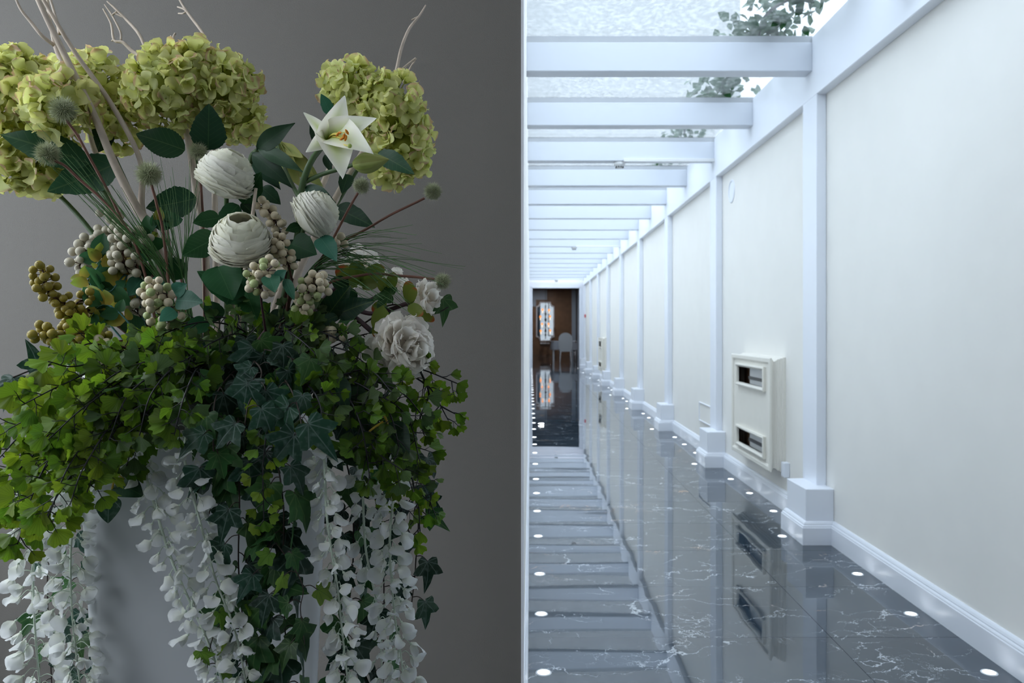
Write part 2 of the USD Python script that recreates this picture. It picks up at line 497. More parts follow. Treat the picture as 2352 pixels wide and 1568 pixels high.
# roof beams with grey glazing bars and the panes between them
BZ, BD = 4.737, 0.118
beam = None
for i in range(-3, 17):
    y = BZ + P / 2 * i
    if y < SKY_Y + 0.2:
        continue
    n = i + 1
    lab = (f'white roof beam above the top edge of the photo, {ordinal(-1 - i)} one out of view' if i < 0 else f'white roof beam with grey glazing bar, {ordinal(i)} from the camera')
    if beam is None:
        beam = thing('roof_beam', lab, 'beam', (XL, y, 2.788), 'roof beams under the skylight')
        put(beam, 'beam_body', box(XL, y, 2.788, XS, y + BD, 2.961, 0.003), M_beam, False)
        put(beam, 'glazing_bar', box(XL, y + 0.004, 2.961, XS, y + BD - 0.004, 3.0), M_alu, False)
    else:
        copy_of(beam, (XL, y, 2.788), lab)
y = SKY_Y
for i in range(20):
    y1 = BZ + P / 2 * (i - 3) + BD / 2
    if y1 > END_Y:
        break
    if y1 - y > 0.2:
        wn = thing(f'window_{i + 3}', **S)
        put(wn, 'pane', box(XL, y + 0.006, ROOF + 0.001, XR - 0.02, y1 - 0.006, ROOF + 0.011), M_roof, False)
        put(wn, 'droplet_film', (np.array([(XL, y + 0.006, ROOF + 0.012), (XR - 0.02, y + 0.006, ROOF + 0.012), (XR - 0.02, y1 - 0.006, ROOF + 0.012), (XL, y1 - 0.006, ROOF + 0.012)]), np.array([(0, 1, 2, 3)])), M_film, False, label='film of dried droplets on the glass')
        put(wn, 'glazing_gasket', box(XL, y1 - 0.006, ROOF + 0.001, XR - 0.02, y1 + 0.006, ROOF + 0.016), M_black, False)
    y = y1

# end wall with its opening, and the dim dining room beyond
put(None, 'wall_end', join([box(XL - 0.1, END_Y, 0, 0.03, END_Y + 0.25, 3.1), box(1.62, END_Y, 0, XR, END_Y + 0.25, 3.1), box(0.03, END_Y, 2.588, 1.62, END_Y + 0.25, 3.1)]), M_white, False, **S)
put(None, 'trim_2', join([box(0.03, END_Y - 0.015, 0, 0.075, END_Y + 0.26, 2.57), box(1.575, END_Y - 0.015, 0, 1.62, END_Y + 0.26, 2.57), box(0.03, END_Y - 0.015, 2.545, 1.62, END_Y + 0.26, 2.588)]), M_white, False, **S)
RX0, RX1, RY1 = -1.6, 3.9, 38.2
put(None, 'wall_dining_left', box(RX0 - 0.1, END_Y + 0.25, 0, RX0, RY1, 3.2), M_brown, False, **S)
put(None, 'wall_dining_right', box(RX1, END_Y + 0.25, 0, RX1 + 0.1, RY1, 3.2), M_brown, False, **S)
put(None, 'wall_dining_front', join([box(RX0, END_Y + 0.25, 0, XL - 0.1, END_Y + 0.35, 3.2), box(XR, END_Y + 0.25, 0, RX1, END_Y + 0.35, 3.2)]), M_brown, False, **S)
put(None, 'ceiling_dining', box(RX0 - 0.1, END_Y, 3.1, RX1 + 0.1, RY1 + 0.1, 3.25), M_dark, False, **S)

M_block = plain('pale_render', (0.42, 0.43, 0.43), 0.8, 0.04, 0.6)
blk = thing('building', 'plain pale rendered block seen up through the roof glass', 'building', (-5, 42, 0))
put(blk, 'wall', box(-24, 42, 0, 11.2, 54, 24), M_block, False)
put(blk, 'parapet', box(-24.3, 41.7, 24, 11.5, 54.3, 24.5), M_block, False)
import trimesh
from shapely.geometry import Polygon, box as sbox


def extrude_y(poly, y0, y1):
    """A shapely polygon in (x, z) extruded from y0 to y1."""
    m = trimesh.creation.extrude_polygon(poly, y1 - y0, engine='earcut')
    v = np.array(m.vertices)
    return np.column_stack([v[:, 0], y1 - v[:, 2], v[:, 1]]), np.array(m.faces)


def scalloped(cx, cz, hw, hh, nx, nz):
    """A rectangle whose four corners are cut by hollow curves."""
    q = []
    for sx, sz in ((1, 1), (-1, 1), (-1, -1), (1, -1)):
        # hollow quarter curve round the cut corner
        c = (cx + sx * hw, cz + sz * hh)
        pts = [(c[0] - sx * nx * math.sin(t), c[1] - sz * nz * math.cos(t)) for t in np.linspace(0, np.pi / 2, 7)]
        q += pts if sx * sz > 0 else pts[::-1]
    return Polygon(q)


# ------------------------------------------------------------------ dining room at the far end
BW = 37.3
DX0, DX1, DZ0, DZ1 = 0.29, 1.15, 0.66, 2.52
dcx, dcz, dhw, dhh = (DX0 + DX1) / 2, (DZ0 + DZ1) / 2, (DX1 - DX0) / 2, (DZ1 - DZ0) / 2
hole = scalloped(dcx, dcz, dhw - 0.05, dhh - 0.05, 0.17, 0.2)
put(None, 'wall_dining_back', extrude_y(sbox(RX0 - 0.1, 0, RX1 + 0.1, 3.2).difference(hole), BW, BW + 0.15), M_brown, False, **S)
fr = thing('ornate_window', 'white framed window with scalloped corners behind the chandelier, far end', 'window', (dcx, BW, 0))
put(fr, 'window_frame', extrude_y(scalloped(dcx, dcz, dhw, dhh, 0.17, 0.2).difference(hole), BW - 0.05, BW + 0.01), M_white, False)
put(fr, 'pane', extrude_y(hole, BW + 0.06, BW + 0.07), M_roof, False)
put(fr, 'inner_shutter', box(DX0 + 0.05, BW + 0.08, 0.7, DX0 + 0.2, BW + 0.1, 2.45), M_bluegrey, False, label='dark slate shutter leaf on its left')
put(fr, 'sill', box(0.48, BW - 0.1, 0.53, 0.92, BW - 0.005, 0.6, 0.005), M_white, False)
put(None, 'trim_3', join([box(0.0, BW - 0.03, 2.30, 0.28, BW, 3.1), box(0.0, BW - 0.04, 2.62, 0.8, BW, 3.1)]), M_bluegrey, False, **S)
put(None, 'trim_4', join([box(1.97, BW - 0.12, 0, 2.16, BW, 3.1), box(2.22, BW - 0.2, 0, 2.5, BW, 3.1)]), M_bluegrey, False, **S)
put(None, 'trim_5', join([box(0.86, BW - 0.012, 0.9, 0.9, BW, 2.8), box(1.84, BW - 0.012, 0.9, 1.88, BW, 2.8), box(0.86, BW - 0.012, 2.76, 1.88, BW, 2.8), box(0.86, BW - 0.012, 0.9, 1.88, BW, 0.94)]), M_brown, False, **S)

ch_y = 36.6
chx = W(1200 + 297 * .1786, 0, ch_y)[0]
ch = thing('chandelier', 'tiered chandelier with small orange shades before the bright end window', 'chandelier', (chx, ch_y, 3.1))
prof = [(0.001, 0.78), (0.03, 0.8), (0.012, 0.86), (0.04, 0.95), (0.012, 1.05), (0.05, 1.15), (0.014, 1.3), (0.04, 1.42), (0.012, 1.55), (0.055, 1.66), (0.014, 1.8), (0.045, 1.93), (0.012, 2.1), (0.03, 2.3), (0.008, 2.36), (0.008, 3.1), (0.05, 3.1)]
put(ch, 'stem', lathe(prof, (chx, ch_y, 0), 12), M_black)
for zx, zy in ((258, 508), (343, 513), (230, 598), (355, 595), (252, 692), (337, 692), (235, 780), (357, 775)):
    q = W(1200 + zx * .1786, 620 + zy * .1786, ch_y)
    q[1] += 0.06 if zx % 2 else -0.08
    c0 = np.array([chx, ch_y, q[2] - 0.12])
    put(ch, 'arm', tube(spline([c0, (c0 + q) / 2 + [0, 0, -0.14], q + [0, 0, -0.12]], 5), 0.007, 5), M_plastic)
    sh = put(ch, 'lamp_shade', lathe([(0.028, 0.045), (0.052, -0.045), (0.049, -0.045), (0.025, 0.045)], q, 12), M_orange, label='orange fabric shade')
    put(ch, 'candle', lathe([(0.001, -0.05), (0.015, -0.05), (0.015, -0.15), (0.028, -0.155), (0.001, -0.165)], q, 10), M_warm)

cy = 29.3
ccx = W(1299, 0, cy)[0]
c = thing('dining_chair', 'pale grey high-backed chair standing in the far doorway', 'chair', (ccx, cy, 0))
bp = [(-0.215, 0.40), (0.215, 0.40), (0.25, 0.62)] + [(0.26 * math.cos(t), 0.86 + 0.245 * math.sin(t)) for t in np.linspace(0.05, np.pi - 0.05, 12)] + [(-0.25, 0.62)]
bk = extrude_y(Polygon([(ccx + a, b) for a, b in bp]), cy - 0.03, cy + 0.04)
put(c, 'backrest', bk, M_greyfab, False)
put(c, 'seat', box(ccx - 0.24, cy - 0.02, 0.40, ccx + 0.24, cy + 0.46, 0.50, 0.02), M_greyfab, False)
for sx in (-0.2, 0.2):
    put(c, 'leg', tube([(ccx + sx * 0.9, cy + 0.0, 0.42), (ccx + sx * 1.05, cy - 0.05, 0.0)], [0.026, 0.018], 8), M_white)
    put(c, 'leg', tube([(ccx + sx, cy + 0.40, 0.42), (ccx + sx, cy + 0.42, 0.0)], [0.026, 0.016], 8), M_white)
ty = 30.45
tb = thing('dining_table', 'square table under a grey blue cloth behind the far chair', 'table', (1.3, ty, 0))
put(tb, 'tabletop', box(0.84, ty - 0.4, 0.74, 1.78, ty + 0.4, 0.77), M_brown, False)
for sx in (0.9, 1.72):
    for sy in (-0.33, 0.33):
        put(tb, 'leg', box(sx - 0.03, ty + sy - 0.03, 0, sx + 0.03, ty + sy + 0.03, 0.74), M_white, False)
ring = lambda g, z, w: [(1.31 + (0.48 + g + w * math.cos(9 * t)) * max(-1, min(1, 1.25 * math.cos(t))), ty + (0.41 + g + w * math.sin(8 * t)) * max(-1, min(1, 1.25 * math.sin(t))), z) for t in np.linspace(0, 2 * np.pi, 48, endpoint=False)]
cv = np.array([(1.31, ty, 0.776)] * 48 + ring(0, 0.776, 0) + ring(0.012, 0.765, 0) + ring(0.03, 0.6, 0.012) + ring(0.045, 0.45, 0.025))
put(None, 'tablecloth', (cv, grid_faces(5, 48, True)), M_cloth, label='grey blue cloth draped over the far dining table', cat='tablecloth')

# ------------------------------------------------------------------ small things in the corridor
def rect_loft(rows, y0, y1, z0, z1, close=True):
    """Rings round a wall rectangle: (inset, distance out of the right wall)."""
    v = []
    for s, o in rows:
        v += [(XR - o, y0 + s, z0 + s), (XR - o, y1 - s, z0 + s), (XR - o, y1 - s, z1 - s), (XR - o, y0 + s, z1 - s)]
    f = grid_faces(len(rows), 4, True)
    return np.array(v), f


RY = 5.412
rc = thing('radiator_cover', 'ivory moulded radiator cover with two framed slots, nearer one after the first pilaster', 'radiator cover', (XR, RY, 0))
y0, y1, z0, z1 = RY, RY + 1.041, 0.253, 1.045
put(rc, 'moulded_frame', rect_loft([(0, 0), (0, 0.018), (0.007, 0.024), (0.007, 0.036), (0.013, 0.041), (0.013, 0.052), (0.026, 0.062), (0.030, 0.076), (0.016, 0.088), (0.006, 0.094), (0.004, 0.104), (0.01, 0.110), (0.034, 0.110), (0.045, 0.104), (0.05, 0.092), (0.05, 0.06)], y0, y1, z0, z1), M_ivory, False)
oy0, oy1 = 5.57, 6.26
slots = ((0.825, 0.945), (0.352, 0.457))
xs0, xs1 = XR - 0.098, XR - 0.086
pa, pb, za, zb = y0 + 0.045, y1 - 0.045, z0 + 0.045, z1 - 0.045
put(rc, 'front_panel', join([box(xs0, pa, za, xs1, oy0, zb), box(xs0, oy1, za, xs1, pb, zb), box(xs0, oy0, za, xs1, oy1, slots[1][0]), box(xs0, oy0, slots[1][1], xs1, oy1, slots[0][0]), box(xs0, oy0, slots[0][1], xs1, oy1, zb)]), M_ivory, False)
for s0, s1 in slots:
    put(rc, 'slot_frame', rect_loft([(0.0, 0.085), (0, 0.098), (-0.026, 0.098), (-0.028, 0.118), (-0.016, 0.122), (-0.004, 0.114), (0.0, 0.098), (0.0, 0.085)][::-1], oy0, oy1, s0, s1), M_ivory, False)
put(rc, 'back_panel', box(XR - 0.012, pa, za, XR - 0.002, pb, zb), M_brown, False)
rad = put(rc, 'radiator', box(XR - 0.06, oy0 - 0.04, 0.3, XR - 0.03, oy1 - 0.17, 1.0, 0.006), M_plastic, False)
for s0, s1 in slots:
    put(rc, 'radiator_rib', box(XR - 0.072, oy0 - 0.04, s0 + 0.03, XR - 0.06, oy1 - 0.18, s0 + 0.052), M_black, False)
put(rc, 'valve_cover', box(XR - 0.04, RY - 0.085, 0.235, XR + 0.0, RY - 0.02, 0.335, 0.004), M_white, False)
copy_of(rc, (XR, RY + P * 5, 0), 'ivory moulded radiator cover far down the corridor after the sixth pilaster')

ap = thing('access_panel', 'small flush white access panel low on the wall past the second pilaster', 'access panel', (XR, 7.9, 0.3))
put(ap, 'panel', box(XR - 0.006, 7.62, 0.31, XR, 8.13, 0.48), M_cream, False)
put(ap, 'rim', rect_loft([(0, 0), (0, 0.014), (0.008, 0.014), (0.01, 0.006)], 7.61, 8.14, 0.3, 0.49), M_white, False)
rv = thing('air_vent', 'round white air vent high on the wall after the first pilaster', 'vent', (XR, 6.86, 2.437))
put(rv, 'vent_ring', lathe([(0.083, 0.001), (0.085, 0.007), (0.092, 0.009), (0.1, 0.006), (0.102, 0.0)], (XR, 6.86, 2.437), 28, (-1, 0, 0)), M_white)
put(rv, 'vent_disc', lathe([(0.001, 0.006), (0.06, 0.0055), (0.079, 0.003), (0.082, 0.0)], (XR, 6.86, 2.437), 28, (-1, 0, 0)), M_white)

sd = None
for i, lab in ((2, 'white smoke detector with conduit, on the third roof beam'), (8, 'white smoke detector hanging from the ninth roof beam'), (16, 'white smoke detector on the last roof beam above the far opening')):
    y = BZ + P / 2 * i + BD / 2
    if sd is None:
        sd = thing('smoke_detector', lab, 'smoke detector', (0.83, y, 2.788))
        put(sd, 'detector_base', lathe([(0.001, 0), (0.052, 0), (0.054, -0.012), (0.05, -0.03), (0.04, -0.034), (0.001, -0.034)], (0.83, y, 2.788), 24), M_plastic)
        put(sd, 'detector_head', lathe([(0.036, -0.034), (0.036, -0.042), (0.03, -0.056), (0.018, -0.06), (0.001, -0.06)], (0.83, y, 2.788), 24), M_plastic)
        for a in np.linspace(0, 2 * np.pi, 10, endpoint=False):
            q = np.array([0.83 + 0.034 * math.cos(a), y + 0.034 * math.sin(a), 2.741])
            put(sd, 'sensor_slot', box(q[0] - 0.005, q[1] - 0.005, q[2] - 0.009, q[0] + 0.005, q[1] + 0.005, q[2] + 0.005), M_black, False)
        put(sd, 'conduit', box(0.86, y - BD / 2 - 0.022, 2.776, XS, y - BD / 2, 2.806, 0.002), M_plastic, False)
    else:
        copy_of(sd, (0.83, y, 2.788), lab)
fa = thing('fire_alarm', 'small red fire alarm box beside the far doorway', 'fire alarm', (1.73, 24.85, 1.65))
put(fa, 'case', box(1.715, 24.80, 1.60, 1.76, 24.85, 1.70, 0.004), M_red, False)

led = None
for k in range(-1, 9):
    for j, o in enumerate((0, .649, 1.235, 1.794)):
        y = 4.722 + P * k + o
        if y < 2.5 or y > END_Y - 0.1:
            continue
        for side in ('left', 'right'):
            x = 0.049 if side == 'left' else (1.509 if j == 0 else 1.658)
            COUNT.setdefault(side, 0)
            lab = f'round recessed white floor light, {ordinal(COUNT[side])} from the camera in the {side} row'
            COUNT[side] += 1
            if led is None:
                led = thing('floor_light', lab, 'floor light', (x, y, 0), 'recessed floor lights along the corridor')
                put(led, 'lens', lathe([(0.001, 0.0024), (0.018, 0.0022), (0.0215, 0.0012)], (x, y, 0), 24), M_led)
                put(led, 'trim_ring', lathe([(0.0215, 0.0005), (0.022, 0.0024), (0.0275, 0.0020), (0.0295, -0.001)], (x, y, 0), 28), M_ring)
            else:
                copy_of(led, (x, y, 0), lab, 'recessed floor lights along the corridor')

for x, y in ((0.9, 27.4), (2.4, 31.0), (0.5, 35.4)):        # recessed ceiling downlights of the dining room
    dl = UsdLux.DiskLight.Define(stage, numbered('/World', 'ceiling_downlight'))
    dl.AddTranslateOp().Set(Gf.Vec3d(x, y, 3.09))
    dl.CreateRadiusAttr(0.12)
    dl.CreateIntensityAttr(170.0)
    dl.CreateColorAttr(Gf.Vec3f(0.92, 0.96, 1.0))
# ------------------------------------------------------------------ plant materials
def leafmat(name, base, vein, kind='pinnate', vamt=0.5, trans=0.35, tcol=None, rough=0.45, vary=0.35, mottled=0.0, edge=None, spec=0.28):
    """Leaf or petal: tone varies per piece, veins follow the leaf's own coordinates (1 = leaf length, origin at the stalk)."""
    N = {'uv': ('uvmap', {'attribute': 'st'}), 'sx': ('separate_xyz', {}), 'oi': ('object_info', {}),
         'ay': ('math', {'math_type': 'absolute'}),
         'vr': ('map_range', {'from_min': 0, 'from_max': 1, 'to_min': 1 - vary, 'to_max': 1 + vary}),
         'hr': ('map_range', {'from_min': 0, 'from_max': 1, 'to_min': 0.485, 'to_max': 0.515}),
         'om': ('math', {'math_type': 'multiply', 'value2': 7.13}), 'of': ('math', {'math_type': 'fraction'}),
         'hs': ('hsv', {'color': base}),
         'mx': ('mix_color', {'b': vein}),
         'p': ('principled_bsdf', {'roughness': rough, 'specular_ior_level': spec}),
         'tg': ('mix_color', {'blend_type': 'multiply', 'fac': 1.0, 'b': tcol or (1, 1, 1)}),
         'tl': ('translucent_bsdf', {}), 'm': ('mix_closure', {'fac': trans})}
    K = [('uv.UV', 'sx.vector'), ('sx.y', 'ay.value1'), ('oi.random', 'vr.value'), ('vr.result', 'hs.value'), ('oi.random', 'om.value1'), ('om.value', 'of.value1'), ('of.value', 'hr.value'), ('hr.result', 'hs.hue'),
         ('hs.color', 'mx.a'), ('mx.result', 'p.base_color'), ('mx.result', 'tg.a'), ('tg.result', 'tl.color'), ('p.BSDF', 'm.closure1'), ('tl.BSDF', 'm.closure2')]
    if kind == 'pinnate':
        N |= {'mr': ('map_range', {'from_min': 0.004, 'from_max': 0.014, 'to_min': 1, 'to_max': 0, 'clamp': True}),
              'sk': ('math', {'math_type': 'multiply_add', 'value2': -0.85}),
              'pp': ('math', {'math_type': 'pingpong', 'value2': 0.055}),
              'sv': ('map_range', {'from_min': 0.001, 'from_max': 0.007, 'to_min': 0.6, 'to_max': 0, 'clamp': True}),
              'mm': ('math', {'math_type': 'maximum'}), 'ma': ('math', {'math_type': 'multiply', 'value2': vamt})}
        K += [('ay.value', 'mr.value'), ('ay.value', 'sk.value1'), ('sx.x', 'sk.value3'), ('sk.value', 'pp.value1'), ('pp.value', 'sv.value'),
              ('mr.result', 'mm.value1'), ('sv.result', 'mm.value2'), ('mm.value', 'ma.value1'), ('ma.value', 'mx.fac')]
    elif kind in ('palmate', 'fan'):
        step, wid = (0.62, 0.022) if kind == 'palmate' else (0.21, 0.022)
        N |= {'an': ('math', {'math_type': 'arctan2'}), 'pp': ('math', {'math_type': 'pingpong', 'value2': step / 2}),
              'ln': ('vector_math', {'math_type': 'length'}), 'ml': ('math', {'math_type': 'multiply'}),
              'sv': ('map_range', {'from_min': wid * 0.2, 'from_max': wid, 'to_min': 1, 'to_max': 0, 'clamp': True}),
              'ma': ('math', {'math_type': 'multiply', 'value2': vamt})}
        K += [('sx.y', 'an.value1'), ('sx.x', 'an.value2'), ('an.value', 'pp.value1'), ('uv.UV', 'ln.vector1'), ('pp.value', 'ml.value1'), ('ln.value', 'ml.value2'),
              ('ml.value', 'sv.value'), ('sv.result', 'ma.value1')]
        if mottled:
            N |= {'mn': ('noise_texture', {'scale': 5.0, 'detail': 3.0}), 'mr': ('map_range', {'from_min': 0.5, 'from_max': 0.72, 'to_min': 0, 'to_max': mottled, 'clamp': True}),
                  'mm': ('math', {'math_type': 'maximum'})}
            K += [('uv.UV', 'mn.vector'), ('mn.fac', 'mr.value'), ('mr.result', 'mm.value2'), ('ma.value', 'mm.value1'), ('mm.value', 'mx.fac')]
        else:
            K += [('ma.value', 'mx.fac')]
    elif kind == 'petal':       # colour runs from the base (vein) to the tip (base)
        N |= {'gr': ('map_range', {'from_min': 0.0, 'from_max': 0.75, 'to_min': vamt, 'to_max': 0, 'clamp': True})}
        K += [('sx.x', 'gr.value'), ('gr.result', 'mx.fac')]
        if edge:
            N |= {'eo': ('math', {'math_type': 'multiply', 'value2': 3.77}), 'ef': ('math', {'math_type': 'fraction'}),
                  'en': ('noise_texture', {'scale': 2.2, 'detail': 1.0}), 'ea': ('math', {'math_type': 'multiply'}),
                  'er': ('map_range', {'from_min': 0.38, 'from_max': 0.62, 'to_min': 0, 'to_max': 0.75, 'clamp': True}),
                  'ec': ('mix_color', {'b': edge}), 'ek': ('math', {'math_type': 'power', 'value2': 3.0}), 'es': ('math', {'math_type': 'multiply'})}
            K = [k for k in K if k[1] not in ('p.base_color', 'tg.a')]
            K += [('oi.random', 'eo.value1'), ('eo.value', 'ef.value1'), ('uv.UV', 'en.vector'), ('sx.x', 'ek.value1'), ('ek.value', 'ea.value1'), ('ef.value', 'ea.value2'),
                  ('ea.value', 'er.value'), ('er.result', 'ec.fac'), ('mx.result', 'ec.a'), ('ec.result', 'p.base_color'), ('ec.result', 'tg.a')]
            for q in ('en', 'es'):
                N.pop(q)
            K = [k for k in K if not k[1].startswith(('en.', 'es.'))]
    elif kind == 'streak':      # lily: green stripe along the middle, running out to the tip
        N |= {'mr': ('map_range', {'from_min': 0.01, 'from_max': 0.10, 'to_min': 1, 'to_max': 0, 'clamp': True}),
              'gr': ('map_range', {'from_min': 0.4, 'from_max': 1.0, 'to_min': 1, 'to_max': 0, 'clamp': True}),
              'ml': ('math', {'math_type': 'multiply'}), 'ma': ('math', {'math_type': 'multiply', 'value2': vamt})}
        K += [('ay.value', 'mr.value'), ('sx.x', 'gr.value'), ('mr.result', 'ml.value1'), ('gr.result', 'ml.value2'), ('ml.value', 'ma.value1'), ('ma.value', 'mx.fac')]
    else:
        N['mx'][1]['fac'] = 0.0
    return mat(name, N, K, 'm.closure')


M_dkleaf = leafmat('dark_glossy_leaf', (0.012, 0.042, 0.018), (0.06, 0.13, 0.05), 'pinnate', 0.5, 0.15)
M_gnleaf = leafmat('green_rose_leaf', (0.014, 0.068, 0.022), (0.06, 0.16, 0.06), 'pinnate', 0.45, 0.22)
M_hyleaf = leafmat('serrated_hydrangea_leaf', (0.020, 0.068, 0.028), (0.10, 0.17, 0.07), 'pinnate', 0.5, 0.2)
M_teal = leafmat('teal_snowberry_leaf', (0.035, 0.135, 0.085), (0.10, 0.24, 0.16), 'pinnate', 0.4, 0.25)
M_lyleaf = leafmat('lily_leaf', (0.020, 0.055, 0.028), (0.05, 0.11, 0.05), 'pinnate', 0.25, 0.12)
M_pyleaf = leafmat('peony_leaf', (0.012, 0.045, 0.022), (0.12, 0.17, 0.05), 'pinnate', 0.5, 0.1)
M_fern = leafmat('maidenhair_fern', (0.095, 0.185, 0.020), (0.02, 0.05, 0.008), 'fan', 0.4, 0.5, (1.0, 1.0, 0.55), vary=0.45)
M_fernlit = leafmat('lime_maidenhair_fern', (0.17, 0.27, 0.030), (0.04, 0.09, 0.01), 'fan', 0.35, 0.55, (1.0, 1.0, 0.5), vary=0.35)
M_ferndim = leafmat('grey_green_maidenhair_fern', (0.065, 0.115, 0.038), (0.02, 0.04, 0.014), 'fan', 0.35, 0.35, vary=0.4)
M_ivy = leafmat('dark_ivy', (0.013, 0.045, 0.026), (0.22, 0.29, 0.27), 'palmate', 0.4, 0.12, vary=0.4, mottled=0.25)
M_ivygn = leafmat('green_ivy', (0.026, 0.082, 0.022), (0.14, 0.22, 0.09), 'palmate', 0.4, 0.3, vary=0.4, mottled=0.15)
M_ivylime = leafmat('lime_young_ivy', (0.13, 0.23, 0.03), (0.04, 0.10, 0.02), 'palmate', 0.5, 0.4, vary=0.3)
M_small = leafmat('small_oval_leaf', (0.035, 0.12, 0.05), (0.08, 0.2, 0.08), 'pinnate', 0.4, 0.3, vary=0.5)
M_smlime = leafmat('small_lime_leaf', (0.26, 0.33, 0.05), (0.45, 0.20, 0.04), 'petal', 0.6, 0.4)
M_hyd = leafmat('lime_hydrangea_petal', (0.76, 0.775, 0.38), (0.56, 0.61, 0.14), 'petal', 0.9, 0.4, (1.0, 1.0, 0.75), 0.6, 0.10, edge=(0.62, 0.36, 0.30), spec=0.2)
M_hyc = plain('hydrangea_centre', (0.30, 0.34, 0.06), 0.6)
M_ran = leafmat('white_ranunculus_petal', (0.87, 0.86, 0.78), (0.76, 0.76, 0.50), 'petal', 0.35, 0.3, None, 0.6, 0.03, spec=0.2)
M_raninner = leafmat('creamy_inner_petal', (0.83, 0.82, 0.70), (0.74, 0.71, 0.45), 'petal', 0.6, 0.3, None, 0.6, 0.03, spec=0.2)
M_peo = leafmat('blush_white_peony_petal', (0.92, 0.89, 0.84), (0.90, 0.82, 0.70), 'petal', 0.6, 0.42, None, 0.6, 0.03, spec=0.2)
M_wis = leafmat('white_wisteria_petal', (0.72, 0.74, 0.75), (0.72, 0.75, 0.60), 'petal', 0.7, 0.42, None, 0.6, 0.04, spec=0.2)
M_lily = leafmat('white_lily_petal', (0.88, 0.87, 0.80), (0.50, 0.62, 0.14), 'streak', 0.9, 0.3, None, 0.5, 0.02, spec=0.25)
M_lilybud = leafmat('green_lily_bud', (0.44, 0.47, 0.16), (0.25, 0.33, 0.07), 'streak', 0.8, 0.15, None, 0.5, 0.03)
M_sepal = leafmat('olive_red_sepal', (0.15, 0.20, 0.03), (0.12, 0.2, 0.03), 'petal', 0.5, 0.2, edge=(0.42, 0.04, 0.02), vary=0.2)
M_bark = plain('peeled_pale_branch', (0.56, 0.47, 0.39), 0.6, 0.16, 40, 0.4, 90)
M_twig = plain('brown_bark_twig', (0.075, 0.032, 0.02), 0.7, 0.3, 60, 0.5, 200)
M_redstem = plain('reddish_brown_stem', (0.19, 0.085, 0.06), 0.6, 0.2, 40)
M_purple = plain('purple_green_stem', (0.055, 0.022, 0.03), 0.5, 0.2, 40)
M_gstem = plain('green_stem', (0.05, 0.10, 0.03), 0.5, 0.2, 40)
M_vinestem = plain('brown_vine_stem', (0.035, 0.022, 0.018), 0.6)
M_fernstem = plain('black_fern_stem', (0.006, 0.006, 0.009), 0.35)
M_wstem = plain('pale_green_stem', (0.52, 0.60, 0.50), 0.6)
M_teals = plain('turquoise_stem', (0.10, 0.27, 0.27), 0.5)
M_ystem = plain('ochre_stem', (0.36, 0.25, 0.02), 0.5)
M_grass = plain('grass_blade', (0.07, 0.17, 0.05), 0.5, 0.25, 12)
M_berry = plain('cream_berry', (0.60, 0.52, 0.37), 0.36, 0.10, 60)
M_berryg = plain('green_flushed_berry', (0.40, 0.47, 0.21), 0.36, 0.2, 90)
M_berryy = plain('greyish_cream_berry', (0.50, 0.46, 0.36), 0.4, 0.1, 60)
M_olive = plain('olive_gold_berry', (0.30, 0.235, 0.035), 0.34, 0.15, 50)
M_bristle = plain('grey_green_bristle', (0.46, 0.49, 0.32), 0.8)
M_core = plain('dark_seed_core', (0.20, 0.23, 0.13), 0.8)
M_anther = plain('orange_anther', (0.75, 0.25, 0.01), 0.7)
M_filament = plain('yellow_filament', (0.60, 0.50, 0.08), 0.5)
M_moss = plain('dark_moss', (0.015, 0.022, 0.012), 0.9, 0.4, 60)
M_ped = plain('white_pedestal_lacquer', (0.66, 0.68, 0.71), 0.3, 0.0)

R = np.random.default_rng(11)


def rv3(s=1.0):
    return R.normal(0, s, 3)


